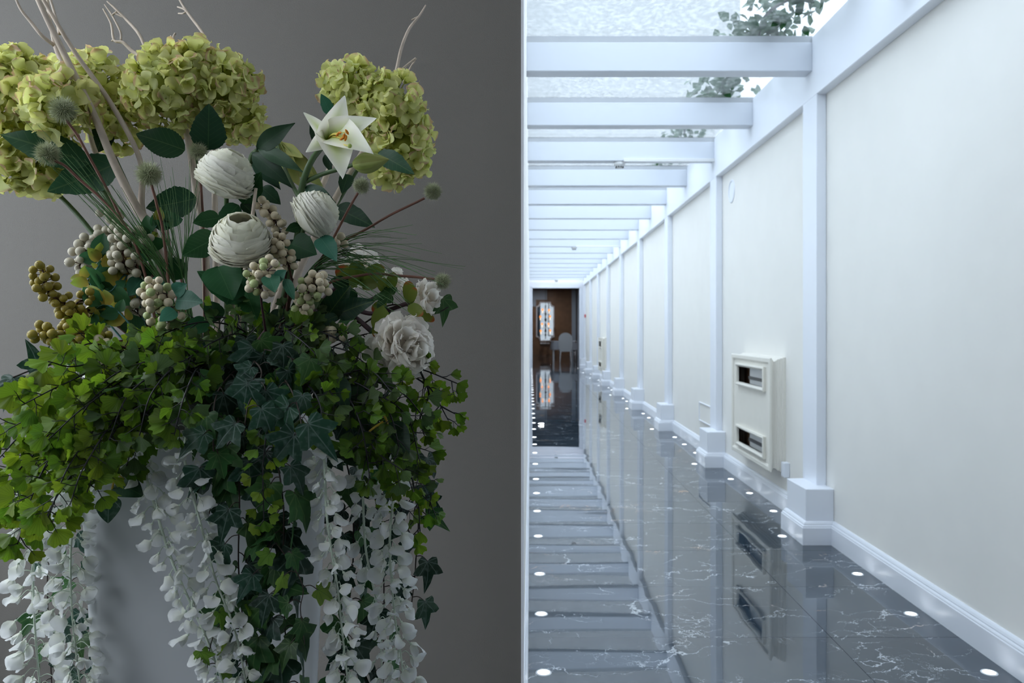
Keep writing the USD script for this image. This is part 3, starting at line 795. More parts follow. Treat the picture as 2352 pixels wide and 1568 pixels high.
# ------------------------------------------------------------------ leaves and petals
def blade(L, w, n=8, m=5, fold=0.0, curl=0.0, cup=0.0, wave=0.0, wk=2.0, ph=0.0, shape='leaf', teeth=0, up0=0.0, bend=None):
    """A leaf or petal in its own frame (x along, y across, z normal); w = greatest half-width / length."""
    u = np.linspace(0, 1, n + 1)
    if shape in ('petal', 'round', 'lily'):
        u = np.sin(u * np.pi / 2) ** 0.9
    v = np.linspace(-1, 1, m)
    if shape == 'petal':
        hw = (0.10 + 0.90 * u ** 0.75) * np.sqrt(np.clip(1 - u ** 5, 0, 1))
    elif shape == 'leaf':
        hw = np.sin(np.pi * u ** 0.72) ** 0.85
    elif shape == 'lance':
        hw = np.sin(np.pi * u ** 0.85) ** 1.1
    elif shape == 'round':
        hw = np.sqrt(np.clip(1 - (2 * u - 1) ** 2, 0, 1)) * (0.75 + 0.3 * u)
    elif shape == 'fan':
        hw = np.clip(0.16 + 1.0 * u ** 0.8, 0, 1) * np.sqrt(np.clip(1 - np.clip((u - 0.62) / 0.38, 0, 1) ** 2.4, 0, 1))
    elif shape == 'lily':
        hw = (0.30 + 0.70 * np.sin(np.pi * np.clip(u * 0.9 + 0.02, 0, 1)) ** 1.1) * np.clip(1 - u ** 2.8, 0, 1) ** 0.62
    hw = hw * w
    if teeth:
        hw = hw * (1 + 0.10 * (np.mod(u * teeth, 1) - 0.5))
    hw[-1] = max(hw[-1], 0.004)
    ang = up0 + curl * (u if bend is None else bend(u))
    du = np.diff(u)
    dx = np.cos((ang[1:] + ang[:-1]) / 2) * du
    dz = np.sin((ang[1:] + ang[:-1]) / 2) * du
    x = np.concatenate([[0], np.cumsum(dx)])
    z = np.concatenate([[0], np.cumsum(dz)])
    U, V = np.meshgrid(u, v, indexing='ij')
    Y = V * hw[:, None]
    off = fold * np.abs(Y) + cup * Y ** 2 / max(w, 1e-3) + wave * np.sin(wk * 2 * np.pi * U + ph + 1.3 * np.sign(V)) * np.abs(V) ** 1.5
    X = x[:, None] - np.sin(ang)[:, None] * off
    Z = z[:, None] + np.cos(ang)[:, None] * off
    p = np.stack([X, Y, Z], -1).reshape(-1, 3) * L
    return p, grid_faces(n + 1, m), np.stack([U.ravel(), Y.ravel()], 1)


def place(m, at, F):
    return (m[0] @ F.T + np.asarray(at),) + tuple(m[1:])


IVY_A = np.radians([0, 14, 34, 52, 66, 80, 98, 116, 132, 150, 172, 180])
IVY_R = np.array([1.0, 0.72, 0.46, 0.62, 0.78, 0.60, 0.44, 0.50, 0.54, 0.46, 0.30, 0.22])


def ivy_leaf(size):
    a = np.concatenate([IVY_A, 2 * np.pi - IVY_A[-2:0:-1]])
    r = np.concatenate([IVY_R, IVY_R[-2:0:-1]]) * (1 + R.normal(0, 0.05, len(a)))
    r[0] *= R.uniform(0.9, 1.2)
    k = len(a)
    c = np.column_stack([np.cos(a), np.sin(a)])
    xy = np.vstack([[0, 0], c * r[:, None] * 0.5, c * r[:, None]])
    rr = np.hypot(*xy.T)
    z = -R.uniform(0.05, 0.4) * rr ** 2 + R.uniform(0.05, 0.3) * np.abs(xy[:, 1]) - R.uniform(0, 0.3) * np.clip(xy[:, 0], 0, 9) ** 2 + R.normal(0, 0.02, len(xy))
    j = np.arange(k); n = (j + 1) % k
    f = np.vstack([np.stack([0 * j, 1 + j, 1 + n], 1), np.stack([1 + j, 1 + k + j, 1 + k + n], 1), np.stack([1 + j, 1 + k + n, 1 + n], 1)])
    s = 1 / 1.25
    v = np.column_stack([xy[:, 0] + 0.22, xy[:, 1], z]) * s
    return v * size, f, v[:, :2]


def fern_leaflet(size):
    half = np.radians(R.uniform(46, 66))
    k = 19
    a = np.linspace(-half, half, k)
    lob = 1 + 0.085 * np.cos(np.linspace(0, 2 * np.pi * 3.5, k) + R.uniform(0, 6)) + R.normal(0, 0.02, k)
    lob[[0, -1]] *= 0.72
    lob *= 0.86 + 0.14 * np.cos(a)
    rows = [np.zeros((1, 2))]
    for t in (0.45, 0.8, 1.0):
        rows.append(np.column_stack([np.cos(a), np.sin(a)]) * (lob if t == 1 else np.full(k, 0.86)).reshape(-1, 1) * t)
    xy = np.vstack(rows)
    b, w, ph = R.uniform(-0.5, 0.35), R.uniform(0.03, 0.10), R.uniform(0, 6)
    z = b * (xy[:, 0] ** 2) * 0.5 + R.uniform(-0.5, 0.5) * xy[:, 1] ** 2 + w * np.sin(6 * np.arctan2(xy[:, 1], xy[:, 0] + 1e-6) + ph) * np.hypot(*xy.T)
    j = np.arange(k - 1)
    f = [np.stack([0 * j, 1 + j, 2 + j], 1)]
    for q in range(2):
        o = 1 + q * k
        f += [np.stack([o + j, o + k + j, o + k + j + 1], 1), np.stack([o + j, o + k + j + 1, o + j + 1], 1)]
    v = np.column_stack([xy, z])
    return v * size, np.vstack(f), xy


CAMDIR = lambda p: unit(np.array([0, 0, EYE]) - np.asarray(p))


def pts(path):
    return np.array([W(*q) for q in path])


def fern(t, fronds, size_px=44, step=30, mats=(None,), br=34, droop=0.35, face=0.75):
    """Fronds of maidenhair fern: wiry black stems, short side stalks, a fan-shaped leaflet on each. fronds: lists of (px, py, depth)."""
    for fi, path in enumerate(fronds):
        P0 = spline(pts(path), 10)
        seg = np.concatenate([[0], np.cumsum(np.linalg.norm(np.diff(P0, axis=0), axis=1))])
        d = path[-1][2]
        px = d / FPX
        wires = [tube(P0 + 0, np.linspace(2.8, 1.4, len(P0)) * px, 5)]
        s, side = seg[-1] * 0.14, 1 if fi % 2 else -1
        leaves = []
        while s < seg[-1]:
            q = np.array([np.interp(s, seg, P0[:, k]) for k in range(3)])
            q2 = np.array([np.interp(min(s + 0.004, seg[-1]), seg, P0[:, k]) for k in range(3)])
            tg = unit(q2 - q) if s + 0.004 < seg[-1] else unit(P0[-1] - P0[-2])
            cd = CAMDIR(q)
            lat = unit(np.cross(cd, tg)) * side
            bdir = unit(lat * 0.9 + tg * R.uniform(0.2, 0.8) + rv3(0.3) - np.array([0, 0, 0.15]))
            bl = br * px * R.uniform(0.5, 1.25)
            e = q + bdir * bl
            wires.append(tube(np.array([q, (q + e) / 2 + rv3(0.0015), e, e + bdir * bl * 0.35]), [1.4 * px, 0.6 * px], 4))
            nl = R.choice([1, 2, 3], p=[0.45, 0.35, 0.2])
            for j in range(nl):
                a = e if j == 0 else q + (e - q) * R.uniform(0.45, 0.85)
                dr = bdir if j == 0 else unit(bdir + (1 if j == 1 else -1) * np.cross(cd, bdir) * 1.1)
                if j:
                    a2 = a + dr * bl * 0.35
                    wires.append(tube(np.array([a, a2]), 0.6 * px, 4))
                    a = a2
                leaves.append((a, dr, cd))
            side = -side
            s += step * px * R.uniform(0.75, 1.25)
        leaves.append((P0[-1], unit(P0[-1] - P0[-2]), CAMDIR(P0[-1])))
        put(t, 'stem', join([w[:2] if len(w[1][0]) == 3 else w for w in wires]), M_fernstem)
        for a, dr, cd in leaves:
            nrm = cd * face + np.array([0, 0, 0.35]) + rv3(0.42)
            dr = unit(dr - np.array([0, 0, droop * R.uniform(0.3, 1.4)]) + rv3(0.15))
            put(t, 'leaflet', place(fern_leaflet(size_px * px * R.uniform(0.62, 1.08)), a - cd * 0.004, leaf_frame(dr, nrm)), mats[int(R.integers(len(mats)))])


def vine(t, path, sizes, step, mats, face=0.8, start=0.05, pet=26, stem=M_vinestem, rad=2.2):
    """An ivy stem with leaves on short stalks; sizes in px from root to tip."""
    P0 = spline(pts(path), 10)
    seg = np.concatenate([[0], np.cumsum(np.linalg.norm(np.diff(P0, axis=0), axis=1))])
    px = path[-1][2] / FPX
    wires = [tube(P0, np.linspace(rad, rad * 0.6, len(P0)) * px, 6)]
    s, side = seg[-1] * start, 1
    out = []
    while s < seg[-1]:
        q = np.array([np.interp(s, seg, P0[:, k]) for k in range(3)])
        tg = unit(np.array([np.interp(min(s + 0.01, seg[-1]), seg, P0[:, k]) for k in range(3)]) - np.array([np.interp(max(s - 0.01, 0), seg, P0[:, k]) for k in range(3)]))
        cd = CAMDIR(q)
        lat = unit(np.cross(cd, tg)) * side
        sz = np.interp(s / seg[-1], np.linspace(0, 1, len(sizes)), sizes) * px * R.uniform(0.75, 1.2)
        pd = unit(lat * R.uniform(0.5, 1.1) + tg * 0.3 + cd * R.uniform(0.1, 0.7) + rv3(0.25))
        e = q + pd * pet * px * R.uniform(0.6, 1.4)
        wires.append(tube(spline([q, (q + e) / 2 + np.array([0, 0, 0.004]), e], 3), 1.1 * px, 4))
        dr = unit(lat * R.uniform(0.1, 0.9) + np.array([0, 0, -0.9]) + rv3(0.3))
        out.append((e, dr, cd * face + rv3(0.38) + np.array([0, 0, 0.25]) + lat * 0.2, sz))
        side = -side
        s += step * px * R.uniform(0.7, 1.3)
    put(t, 'vine', join(wires), stem)
    for e, dr, nrm, sz in out:
        put(t, 'leaf', place(ivy_leaf(sz), e, leaf_frame(dr, nrm)), mats[int(R.integers(len(mats)))])


def leaf_at(t, base, tip, w, mat_, shape='leaf', fold=0.25, curl=-0.5, teeth=12, roll=0.0, name='leaf', via=None, n=14, **kw):
    """A leaf from base to tip, both (px, py, depth)."""
    a, b = W(*base), W(*tip)
    L = np.linalg.norm(b - a)
    cd = CAMDIR((a + b) / 2)
    lat = np.cross(cd, unit(b - a))
    F = leaf_frame(b - a, cd + roll * lat + np.array([0, 0, 0.2]))
    m = blade(1.0, w, n, 5, fold=fold, curl=curl, shape=shape, teeth=teeth, wave=0.015, ph=R.uniform(0, 6), up0=-curl * 0.5, **kw)
    s = L / max(m[0][:, 0].max(), 0.2)
    return put(t, name, place((m[0] * s, m[1], m[2]), a, F), mat_)


def stem_of(t, path, r, mat_, name='stem', sides=7):
    """A tapering stem through (px, py, depth) points, r in px from root to tip."""
    q = spline(pts(path), 8)
    px = path[0][2] / FPX
    return put(t, name, tube(q, np.interp(np.linspace(0, 1, len(q)), np.linspace(0, 1, len(r)), r) * px, sides), mat_)


# ------------------------------------------------------------------ flowers
def hydrangea(t, lobes, n=44, petal_px=33):
    """Mop-head of four-petalled florets. lobes: (px, py, radius px, depth)."""
    cs = [(W(x, y, d), r * d / FPX, d) for x, y, r, d in lobes]
    for (c, r, d), lob in zip(cs, lobes):
        put(t, 'flower_core', ball(c, r * 0.62, 2), M_hyc)
        k = max(16, int(n * 1.75 * (lob[2] / 95) ** 1.5))
        i = np.arange(k) + 0.5
        th, ph = np.arccos(1 - 2 * i / k), np.pi * (1 + 5 ** 0.5) * i + R.uniform(0, 6)
        dirs = np.stack([np.sin(th) * np.cos(ph), np.sin(th) * np.sin(ph), np.cos(th)], 1) + R.normal(0, 0.10, (k, 3))
        for o in dirs:
            o = unit(o)
            p = c + o * r * R.uniform(0.74, 0.9)
            if any(np.linalg.norm(p - c2) < 0.72 * r2 for c2, r2, _ in cs if c2 is not c):
                continue
            if o[1] > 0.55:
                continue
            ax = unit(o + rv3(0.28))
            F = frame(ax, rv3(1))
            fl_ = put(t, 'floret', join([tube(np.array([c + o * r * 0.35, p]), 0.0012, 4), ball(p + ax * 0.002, 0.0032, 0)]), M_hyc)
            a0 = R.uniform(0, 6)
            L = petal_px * d / FPX * R.uniform(0.78, 1.1)
            op = R.uniform(0.15, 1.25)
            for q in range(4):
                a = a0 + q * np.pi / 2 + R.normal(0, 0.1)
                pd = F @ np.array([math.cos(a), math.sin(a), 0])
                m = blade(L, R.uniform(0.52, 0.66), 6, 7, cup=R.uniform(-0.2, 0.6), curl=R.uniform(-1.5, 0.6), wave=0.13, wk=R.uniform(0.8, 1.8), ph=R.uniform(0, 6), shape='petal', up0=op + R.normal(0, 0.2))
                put(fl_, 'petal', place(m, p + ax * 0.001 * (q % 2), leaf_frame(pd, ax)), M_hyd)


def ranunculus(t, px, py, rpx, d, axis, layers=11, inner=0.42, per=6):
    """Ball of overlapping paper-thin petals round an opening along the axis; each outer ring steps out over the next inner one."""
    c, r = W(px, py, d), rpx * d / FPX
    F = frame(axis)
    put(t, 'bud_core', ball(c - unit(axis) * r * 0.16, r * 0.66, 2), M_raninner)
    for k in range(layers):
        f = k / (layers - 1)                      # 0 inner .. 1 outer
        top = inner + (2.05 - inner) * f ** 0.85  # polar angle of the rim
        rad = r * (0.79 + 0.20 * f)
        tall = 0.86 * (1 - 0.04 * f) * r / rad
        for q in range(per):
            a0 = (q + 0.5 * (k % 2) + R.normal(0, 0.14)) * 2 * np.pi / per
            span = 2 * np.pi / per * R.uniform(1.0, 1.35)
            nu, nv = 8, 9
            u, v = np.meshgrid(np.linspace(0, 1, nu), np.linspace(-1, 1, nv), indexing='ij')
            rim = top + 0.09 * np.abs(v) ** 2.5 + R.normal(0, 0.05) + 0.025 * np.sin(7 * v + R.uniform(0, 6))
            th = min(2.95, top + 1.5) + (rim - min(2.95, top + 1.5)) * u
            az = a0 + v * span * (0.5 + 0.5 * np.sin(np.pi * np.clip(u * 0.62 + 0.1, 0, 1)))
            R_ = rad * (0.95 + 0.06 * u ** 2 + 0.06 * u ** 8 + 0.02 * np.clip(u - 0.5, 0, 1) * np.sin(5 * v + k + q) + 0.03 * v * (1 if q % 2 else -1))
            if f > 0.85:
                R_ = R_ * (1 + 0.06 * u ** 3)
            zz = np.cos(th)
            s = np.stack([np.sin(th) * np.cos(az), np.sin(th) * np.sin(az), zz * np.where(zz > 0, tall, 0.85)], -1) * R_[..., None]
            put(t, 'petal', (s.reshape(-1, 3) @ F.T + c, grid_faces(nu, nv), np.stack([u.ravel(), v.ravel() * 0.4], 1)), M_raninner if f < 0.3 else M_ran)


def peony(t, px, py, rpx, d, axis, n=60, squash=1.0, back=True):
    """Full double flower of frilled petals."""
    c, r = W(px, py, d), rpx * d / FPX
    ax = unit(axis)
    F = frame(ax)
    put(t, 'flower_core', ball(c - ax * r * 0.15, r * 0.42, 2), M_peo)
    for i in range(n):
        f = (i + 0.5) / n
        th = 0.10 + (2.0 if back else 1.5) * f ** 0.66 + R.normal(0, 0.08)
        ph = i * 2.39996 + R.normal(0, 0.2)
        o = F @ np.array([math.sin(th) * math.cos(ph), math.sin(th) * math.sin(ph), math.cos(th) * squash])
        side = unit(o - ax * np.dot(o, ax) + rv3(0.05))
        k = R.uniform(0.80, 1.10)
        root = c - ax * r * 0.2 * f + o * r * 0.22 + side * r * 0.08
        tip = c + o * r * k - ax * r * 0.10 * f
        dr = tip - root
        m = blade(1.0, R.uniform(0.42, 0.62), 8, 9, cup=R.uniform(0.2, 0.8), curl=R.uniform(-0.9, 0.7), wave=0.085, wk=R.uniform(1.0, 2.4), ph=R.uniform(0, 6), shape='petal', up0=R.uniform(-0.2, 0.3))
        m[0][:, 0] += (0.03 * np.sin(26 * m[2][:, 1] + i) + 0.012 * np.sin(60 * m[2][:, 1] + 2 * i)) * m[2][:, 0] ** 4
        s = np.linalg.norm(dr) / max(m[0][:, 0].max(), 0.3) * R.uniform(1.0, 1.15)
        put(t, 'petal', place((m[0] * s, m[1], m[2]), root, leaf_frame(dr + rv3(0.1 * r), ax - o * 0.4 + rv3(0.25) if th > 0.5 else rv3(1))), M_peo)


def globe(t, px, py, rpx, d, n=850):
    """Round bristly seed head."""
    c, r = W(px, py, d), rpx * d / FPX
    put(t, 'seed_core', ball(c, r * 0.62, 2), M_core)
    i = np.arange(n) + 0.5
    th, ph = np.arccos(1 - 2 * i / n), np.pi * (1 + 5 ** 0.5) * i
    o = np.stack([np.sin(th) * np.cos(ph), np.sin(th) * np.sin(ph), np.cos(th)], 1)
    tip = c + o * r * R.uniform(0.86, 1.12, (n, 1)) + R.normal(0, 0.09 * r, (n, 3))
    a = np.cross(o, [0.3, 0.5, 0.8]); a /= np.linalg.norm(a, axis=1, keepdims=True)
    b = np.cross(o, a)
    root, w = c + o * r * 0.58, 0.024 * r
    v = np.stack([root + a * w, root - a * w * 0.5 + b * w * 0.87, root - a * w * 0.5 - b * w * 0.87, tip], 1).reshape(-1, 3)
    k = np.arange(n)[:, None] * 4
    f = np.vstack([k + [0, 1, 3], k + [1, 2, 3], k + [2, 0, 3]])
    put(t, 'bristles', (v, f), M_bristle, False, kind='stuff', label='fine grey-green bristles')


def berries(t, path, n, rpx, mats, spread=26, r_stem=(3, 1.6), stem=M_twig, skip=0.0, flat=1.0):
    """Berries packed round a stem; path of (px, py, depth); spread in px."""
    P0 = spline(pts(path), 10)
    d = path[0][2]
    px = d / FPX
    w = [tube(P0, np.linspace(r_stem[0], r_stem[1], len(P0)) * px, 6)]
    got = []
    tries = 0
    while len(got) < n and tries < 4000:
        tries += 1
        s = R.uniform(skip, 1.0)
        q = np.array([np.interp(s * (len(P0) - 1), np.arange(len(P0)), P0[:, k]) for k in range(3)])
        o = rv3(1.0); o[1] *= flat
        c = q + unit(o) * spread * px * R.uniform(0.35, 1.0)
        rr = rpx * px * R.uniform(0.88, 1.1)
        if all(np.linalg.norm(c - g) > (rr + h) * 0.92 for g, h, _ in got):
            got.append((c, rr, q))
    for c, rr, q in got:
        w.append(tube(np.array([q, c]), 0.9 * px, 4))
    put(t, 'stem', join(w), stem)
    for c, rr, q in got:
        o = unit(c - q + rv3(0.004))
        b = put(t, 'berry', ball(c, rr, 2), mats[int(R.integers(len(mats)))])
        put(b, 'blossom_end', ball(c + o * rr * 0.97, rr * 0.10, 0), M_twig)


def wisteria(t, path, w_px=44, step=22, fl_px=44):
    """Hanging raceme of pea flowers: a broad standard petal and two wings on a short stalk."""
    P0 = spline(pts(path), 12)
    seg = np.concatenate([[0], np.cumsum(np.linalg.norm(np.diff(P0, axis=0), axis=1))])
    px = path[0][2] / FPX
    put(t, 'stem', tube(P0, np.linspace(3.4, 2.0, len(P0)) * px, 6), M_wstem)
    s, k = 0.01, 0
    while s < seg[-1]:
        q = np.array([np.interp(s, seg, P0[:, j]) for j in range(3)])
        cd = CAMDIR(q)
        a = k * 2.4 + R.normal(0, 0.3)
        right = unit(np.cross(cd, [0, 0, 1])) * -1
        o = unit(right * math.cos(a) + cd * math.sin(a) * 0.8 + (cd * 0.15) + np.array([0, 0, -0.25]))
        e = q + o * w_px * px * R.uniform(0.35, 0.8)
        L = fl_px * px * R.uniform(0.8, 1.2)
        ax = unit(o + np.array([0, 0, -0.7]) + rv3(0.35))
        nr = unit(cd + o * 0.6 + rv3(0.85))
        f_ = put(t, 'floret', join([tube(spline([q, (q + e) / 2 + np.array([0, 0, 0.006]), e], 4), [1.2 * px, 0.9 * px], 4), ball(e, 3.2 * px, 0)]), M_wstem)
        F = leaf_frame(ax, nr)
        m = blade(L, R.uniform(0.40, 0.56), 8, 8, cup=R.uniform(-0.9, 0.1), curl=R.uniform(-1.1, 0.3), wave=0.11, wk=R.uniform(0.7, 1.6), ph=R.uniform(0, 6), shape='round', up0=R.uniform(0.2, 0.9), fold=R.uniform(0, 0.3))
        put(f_, 'petal', place(m, e, F), M_wis)
        for sgn in (-1, 1):
            m = blade(L * R.uniform(0.62, 0.85), R.uniform(0.25, 0.36), 7, 6, cup=0.6, curl=R.uniform(-1.0, 0.2), wave=0.05, ph=R.uniform(0, 6), shape='round', up0=R.uniform(-0.5, 0.2))
            put(f_, 'petal', place(m, e, leaf_frame(unit(ax + F[:, 1] * sgn * R.uniform(0.15, 0.6) + rv3(0.1)), nr * 0.5 + F[:, 1] * sgn * 0.8)), M_wis)
        s += step * px * R.uniform(0.75, 1.25)
        k += 1


# ------------------------------------------------------------------ the pedestal and everything arranged in it
PX, PY, PTOP = -0.508, 1.300, 1.094
yaw = math.radians(14)


def rsquare(h, rad, k=6):
    q = []
    for sx, sy, a0 in ((1, 1, 0), (-1, 1, 90), (-1, -1, 180), (1, -1, 270)):
        for a in np.radians(np.linspace(a0, a0 + 90, k)):
            q.append((sx * (h - rad) + rad * math.cos(a), sy * (h - rad) + rad * math.sin(a)))
    q = np.array(q)
    return np.column_stack([q[:, 0] * math.cos(yaw) - q[:, 1] * math.sin(yaw), q[:, 0] * math.sin(yaw) + q[:, 1] * math.cos(yaw)])


pd_ = thing('pedestal_planter', 'tall white tapered planter overflowing with flowers, in front of the grey wall', 'planter', (PX, PY, 0))
rings = [(0.118, 0.0), (0.124, 0.004), (0.1255, 0.02), (0.171, PTOP - 0.012), (0.174, PTOP - 0.010), (0.1755, PTOP - 0.004), (0.174, PTOP), (0.158, PTOP), (0.155, PTOP - 0.006), (0.150, PTOP - 0.12)]
vv = np.vstack([np.column_stack([rsquare(h, 0.022) + [PX, PY], np.full(24, z)]) for h, z in rings])
ff = grid_faces(len(rings), 24, True)
cap = np.array([(0, j + 1, j) for j in range(1, 23)])
cap2 = np.array([(0, j, j + 1) for j in range(1, 23)]) + 24 * (len(rings) - 1)
put(pd_, 'planter_body', (vv[:24 * 7], grid_faces(7, 24, True)), M_ped, 1)
put(pd_, 'planter_lining', join([(vv[24 * 6:], grid_faces(4, 24, True)), (vv, cap), (vv, cap2)]), M_ped, False)
fo = ball((PX, PY, PTOP - 0.05), 1.0, 2)
fo = ((fo[0] - [PX, PY, PTOP - 0.05]) * [0.135, 0.135, 0.13] + [PX, PY, PTOP - 0.05], fo[1])
fo[0][:, 2] = np.maximum(fo[0][:, 2], PTOP - 0.115)
put(None, 'moss_mound', fo, M_moss, label='dark moss packed in the mouth of the white planter under the foliage', cat='moss', kind='stuff')


def plant(name, label, cat, base=(490, 930, 1.28), group=None):
    return thing(name, label, cat, W(*base), group)


B = (490, 930)                   # where the stems meet, on the photograph
# ---- pale peeled branches
t = plant('branch', 'thick pale peeled branch forking up to the upper left corner', 'branch')
stem_of(t, [(430, 900, 1.32), (360, 565, 1.30), (312, 475, 1.29), (262, 375, 1.28), (215, 262, 1.27), (150, 130, 1.26), (90, 5, 1.25), (75, -40, 1.25)], [11, 11, 10, 9, 8, 7, 6, 5], M_bark, 'limb')
stem_of(t, [(345, 530, 1.30), (325, 478, 1.31), (322, 370, 1.30), (256, 240, 1.29), (165, 110, 1.28), (88, -20, 1.27)], [8, 8, 6, 6, 5, 4], M_bark, 'limb')
stem_of(t, [(125, 104, 1.262), (97, 83, 1.25), (70, 50, 1.245), (48, 22, 1.24), (32, -12, 1.24)], [4.5, 4, 3.5, 3, 2.5], M_bark, 'twig')
stem_of(t, [(163, 185, 1.27), (135, 130, 1.29), (120, 80, 1.30), (108, 0, 1.31)], [5, 5, 4, 4], M_bark, 'twig')
stem_of(t, [(137, 78, 1.28), (128, 40, 1.29), (113, -10, 1.30)], [4, 3, 3], M_bark, 'twig')
stem_of(t, [(250, 420, 1.34), (212, 330, 1.35), (196, 250, 1.36)], [7, 6, 5], M_bark, 'twig')
t = plant('branch', 'pale branch behind the largest hydrangea with thin tips above it', 'branch')
stem_of(t, [(480, 910, 1.34), (470, 560, 1.36), (452, 450, 1.37), (430, 310, 1.38), (400, 230, 1.41), (345, 135, 1.44), (320, 80, 1.45), (290, 45, 1.46), (265, 20, 1.46), (246, 3, 1.46)], [10, 9, 9, 8, 6, 4.5, 4, 3.5, 3, 2], M_bark, 'limb')
stem_of(t, [(352, 150, 1.44), (305, 118, 1.45), (283, 98, 1.45), (262, 92, 1.45), (255, 55, 1.46), (237, 20, 1.46)], [5, 4.5, 4, 3, 2.5, 2], M_bark, 'twig')
stem_of(t, [(278, 92, 1.45), (276, 72, 1.455), (257, 35, 1.46), (240, 10, 1.46)], [2.5, 2.5, 2, 1.5], M_bark, 'twig')
stem_of(t, [(262, 92, 1.45), (256, 94, 1.45)], [3, 2], M_bark, 'twig')
stem_of(t, [(268, 27, 1.46), (255, 36, 1.46)], [2.5, 2], M_bark, 'twig')
stem_of(t, [(288, 42, 1.46), (262, 30, 1.46)], [2, 1.5], M_bark, 'twig')
t = plant('branch', 'thin pale branch tips curving above the middle of the largest hydrangea', 'branch')
stem_of(t, [(500, 905, 1.36), (495, 560, 1.43), (490, 300, 1.5), (487, 160, 1.52), (483, 118, 1.54), (470, 82, 1.56), (430, 28, 1.57), (408, -8, 1.58)], [9, 8, 6, 5, 4.5, 4, 3.5, 2.5], M_bark, 'limb')
stem_of(t, [(432, 32, 1.57), (424, 22, 1.57), (408, 16, 1.58)], [3, 2.5, 1.8], M_bark, 'twig')
stem_of(t, [(428, 27, 1.57), (420, 31, 1.57), (410, 31, 1.58)], [2.5, 2, 1.8], M_bark, 'twig')
stem_of(t, [(410, 150, 1.5), (402, 108, 1.52), (398, 88, 1.53), (403, 76, 1.53)], [3.5, 3, 3, 2.5], M_bark, 'twig')
stem_of(t, [(398, 90, 1.53), (392, 82, 1.53)], [2.5, 2], M_bark, 'twig')
t = plant('branch', 'pale forked branch with brown tips rising behind the right hydrangea', 'branch')
stem_of(t, [(520, 900, 1.36), (650, 700, 1.38), (700, 590, 1.40), (780, 440, 1.44), (860, 300, 1.50), (905, 180, 1.56), (922, 110, 1.58), (940, 66, 1.6), (962, 38, 1.61), (978, 12, 1.62)], [12, 11, 10, 9, 7, 5, 4.5, 4, 3, 2], M_bark, 'limb')
stem_of(t, [(905, 182, 1.56), (925, 158, 1.58), (955, 134, 1.59)], [4, 3, 3], M_bark, 'twig')
stem_of(t, [(926, 190, 1.58), (940, 160, 1.6), (956, 134, 1.6)], [2, 2, 2], M_bark, 'twig')
stem_of(t, [(962, 38, 1.61), (945, 46, 1.61)], [2.5, 1.5], M_bark, 'twig')
stem_of(t, [(600, 800, 1.38), (665, 610, 1.42), (722, 470, 1.45), (760, 380, 1.48)], [9, 9, 8, 7], M_bark, 'limb')
t = plant('branch', 'short pale peeled stake among the white ranunculus', 'branch')
stem_of(t, [(540, 900, 1.30), (555, 700, 1.30), (572, 560, 1.22), (582, 480, 1.2), (588, 432, 1.2)], [9, 7, 5, 4, 3.5], M_bark, 'limb')
stem_of(t, [(520, 900, 1.32), (535, 720, 1.32), (548, 600, 1.32)], [10, 9, 8], M_bark, 'limb')

# ---- hydrangeas
def hyd(label, lobes, stem, n=44, pp=33):
    t = plant('hydrangea', label, 'hydrangea')
    stem_of(t, stem, [7, 6, 5], M_gstem)
    hydrangea(t, lobes, n, pp)
    return t


t = hyd('lime green hydrangea head cut by the left edge of the photo, topmost there', [(35, 205, 82, 1.30), (140, 245, 72, 1.27), (38, 150, 26, 1.29)], [(440, 900, 1.3), (260, 480, 1.3), (120, 300, 1.31)], 46, 40)
leaf_at(t, (205, 375, 1.29), (0, 308, 1.25), 0.20, M_hyleaf, fold=0.2, curl=-0.5, teeth=18, n=36)
t = hyd('lime green hydrangea head behind the pale forked branch on the left', [(205, 205, 78, 1.42), (262, 285, 55, 1.42), (165, 180, 48, 1.43)], [(450, 900, 1.34), (330, 520, 1.4), (240, 310, 1.43)], 44, 36)
leaf_at(t, (272, 372, 1.3), (108, 440, 1.27), 0.26, M_hyleaf, fold=0.3, curl=0.7, teeth=14, n=28)
leaf_at(t, (240, 300, 1.40), (222, 352, 1.38), 0.4, M_dkleaf)
t = hyd('lime green hydrangea head at the left edge, lowest one under a dark leaf', [(40, 372, 58, 1.33), (108, 392, 44, 1.33), (10, 330, 45, 1.31)], [(430, 900, 1.3), (230, 560, 1.34), (90, 400, 1.36)], 40, 40)
t = hyd('largest lime green hydrangea head, upper centre of the arrangement', [(392, 205, 100, 1.38), (515, 205, 78, 1.40), (550, 275, 52, 1.42), (450, 165, 60, 1.38)], [(480, 910, 1.36), (462, 500, 1.44), (440, 290, 1.44)], 50, 34)
leaf_at(t, (425, 345, 1.33), (312, 308, 1.31), 0.32, M_hyleaf, fold=0.15, curl=-0.5, teeth=16, n=32)
leaf_at(t, (478, 345, 1.34), (480, 238, 1.31), 0.36, M_dkleaf, fold=0.2, curl=-0.6, teeth=14, n=28)
leaf_at(t, (452, 455, 1.33), (335, 478, 1.31), 0.32, M_hyleaf, fold=0.25, curl=0.5, teeth=14, n=28)
t = hyd('lime green hydrangea head on the right behind the white lily', [(800, 200, 60, 1.40), (893, 252, 84, 1.40), (925, 345, 62, 1.41), (860, 235, 60, 1.44), (900, 395, 34, 1.42), (950, 300, 42, 1.43)], [(530, 910, 1.34), (720, 560, 1.42), (850, 340, 1.46)], 46, 32)
leaf_at(t, (868, 352, 1.33), (952, 400, 1.30), 0.20, M_hyleaf, fold=0.25, curl=-0.4, teeth=12, n=24)
leaf_at(t, (760, 262, 1.37), (737, 215, 1.35), 0.28, M_teal, fold=0.25)
leaf_at(t, (730, 330, 1.36), (712, 285, 1.35), 0.22, M_dkleaf)
leaf_at(t, (770, 478, 1.36), (862, 523, 1.33), 0.20, M_dkleaf, fold=0.3, curl=-0.6)
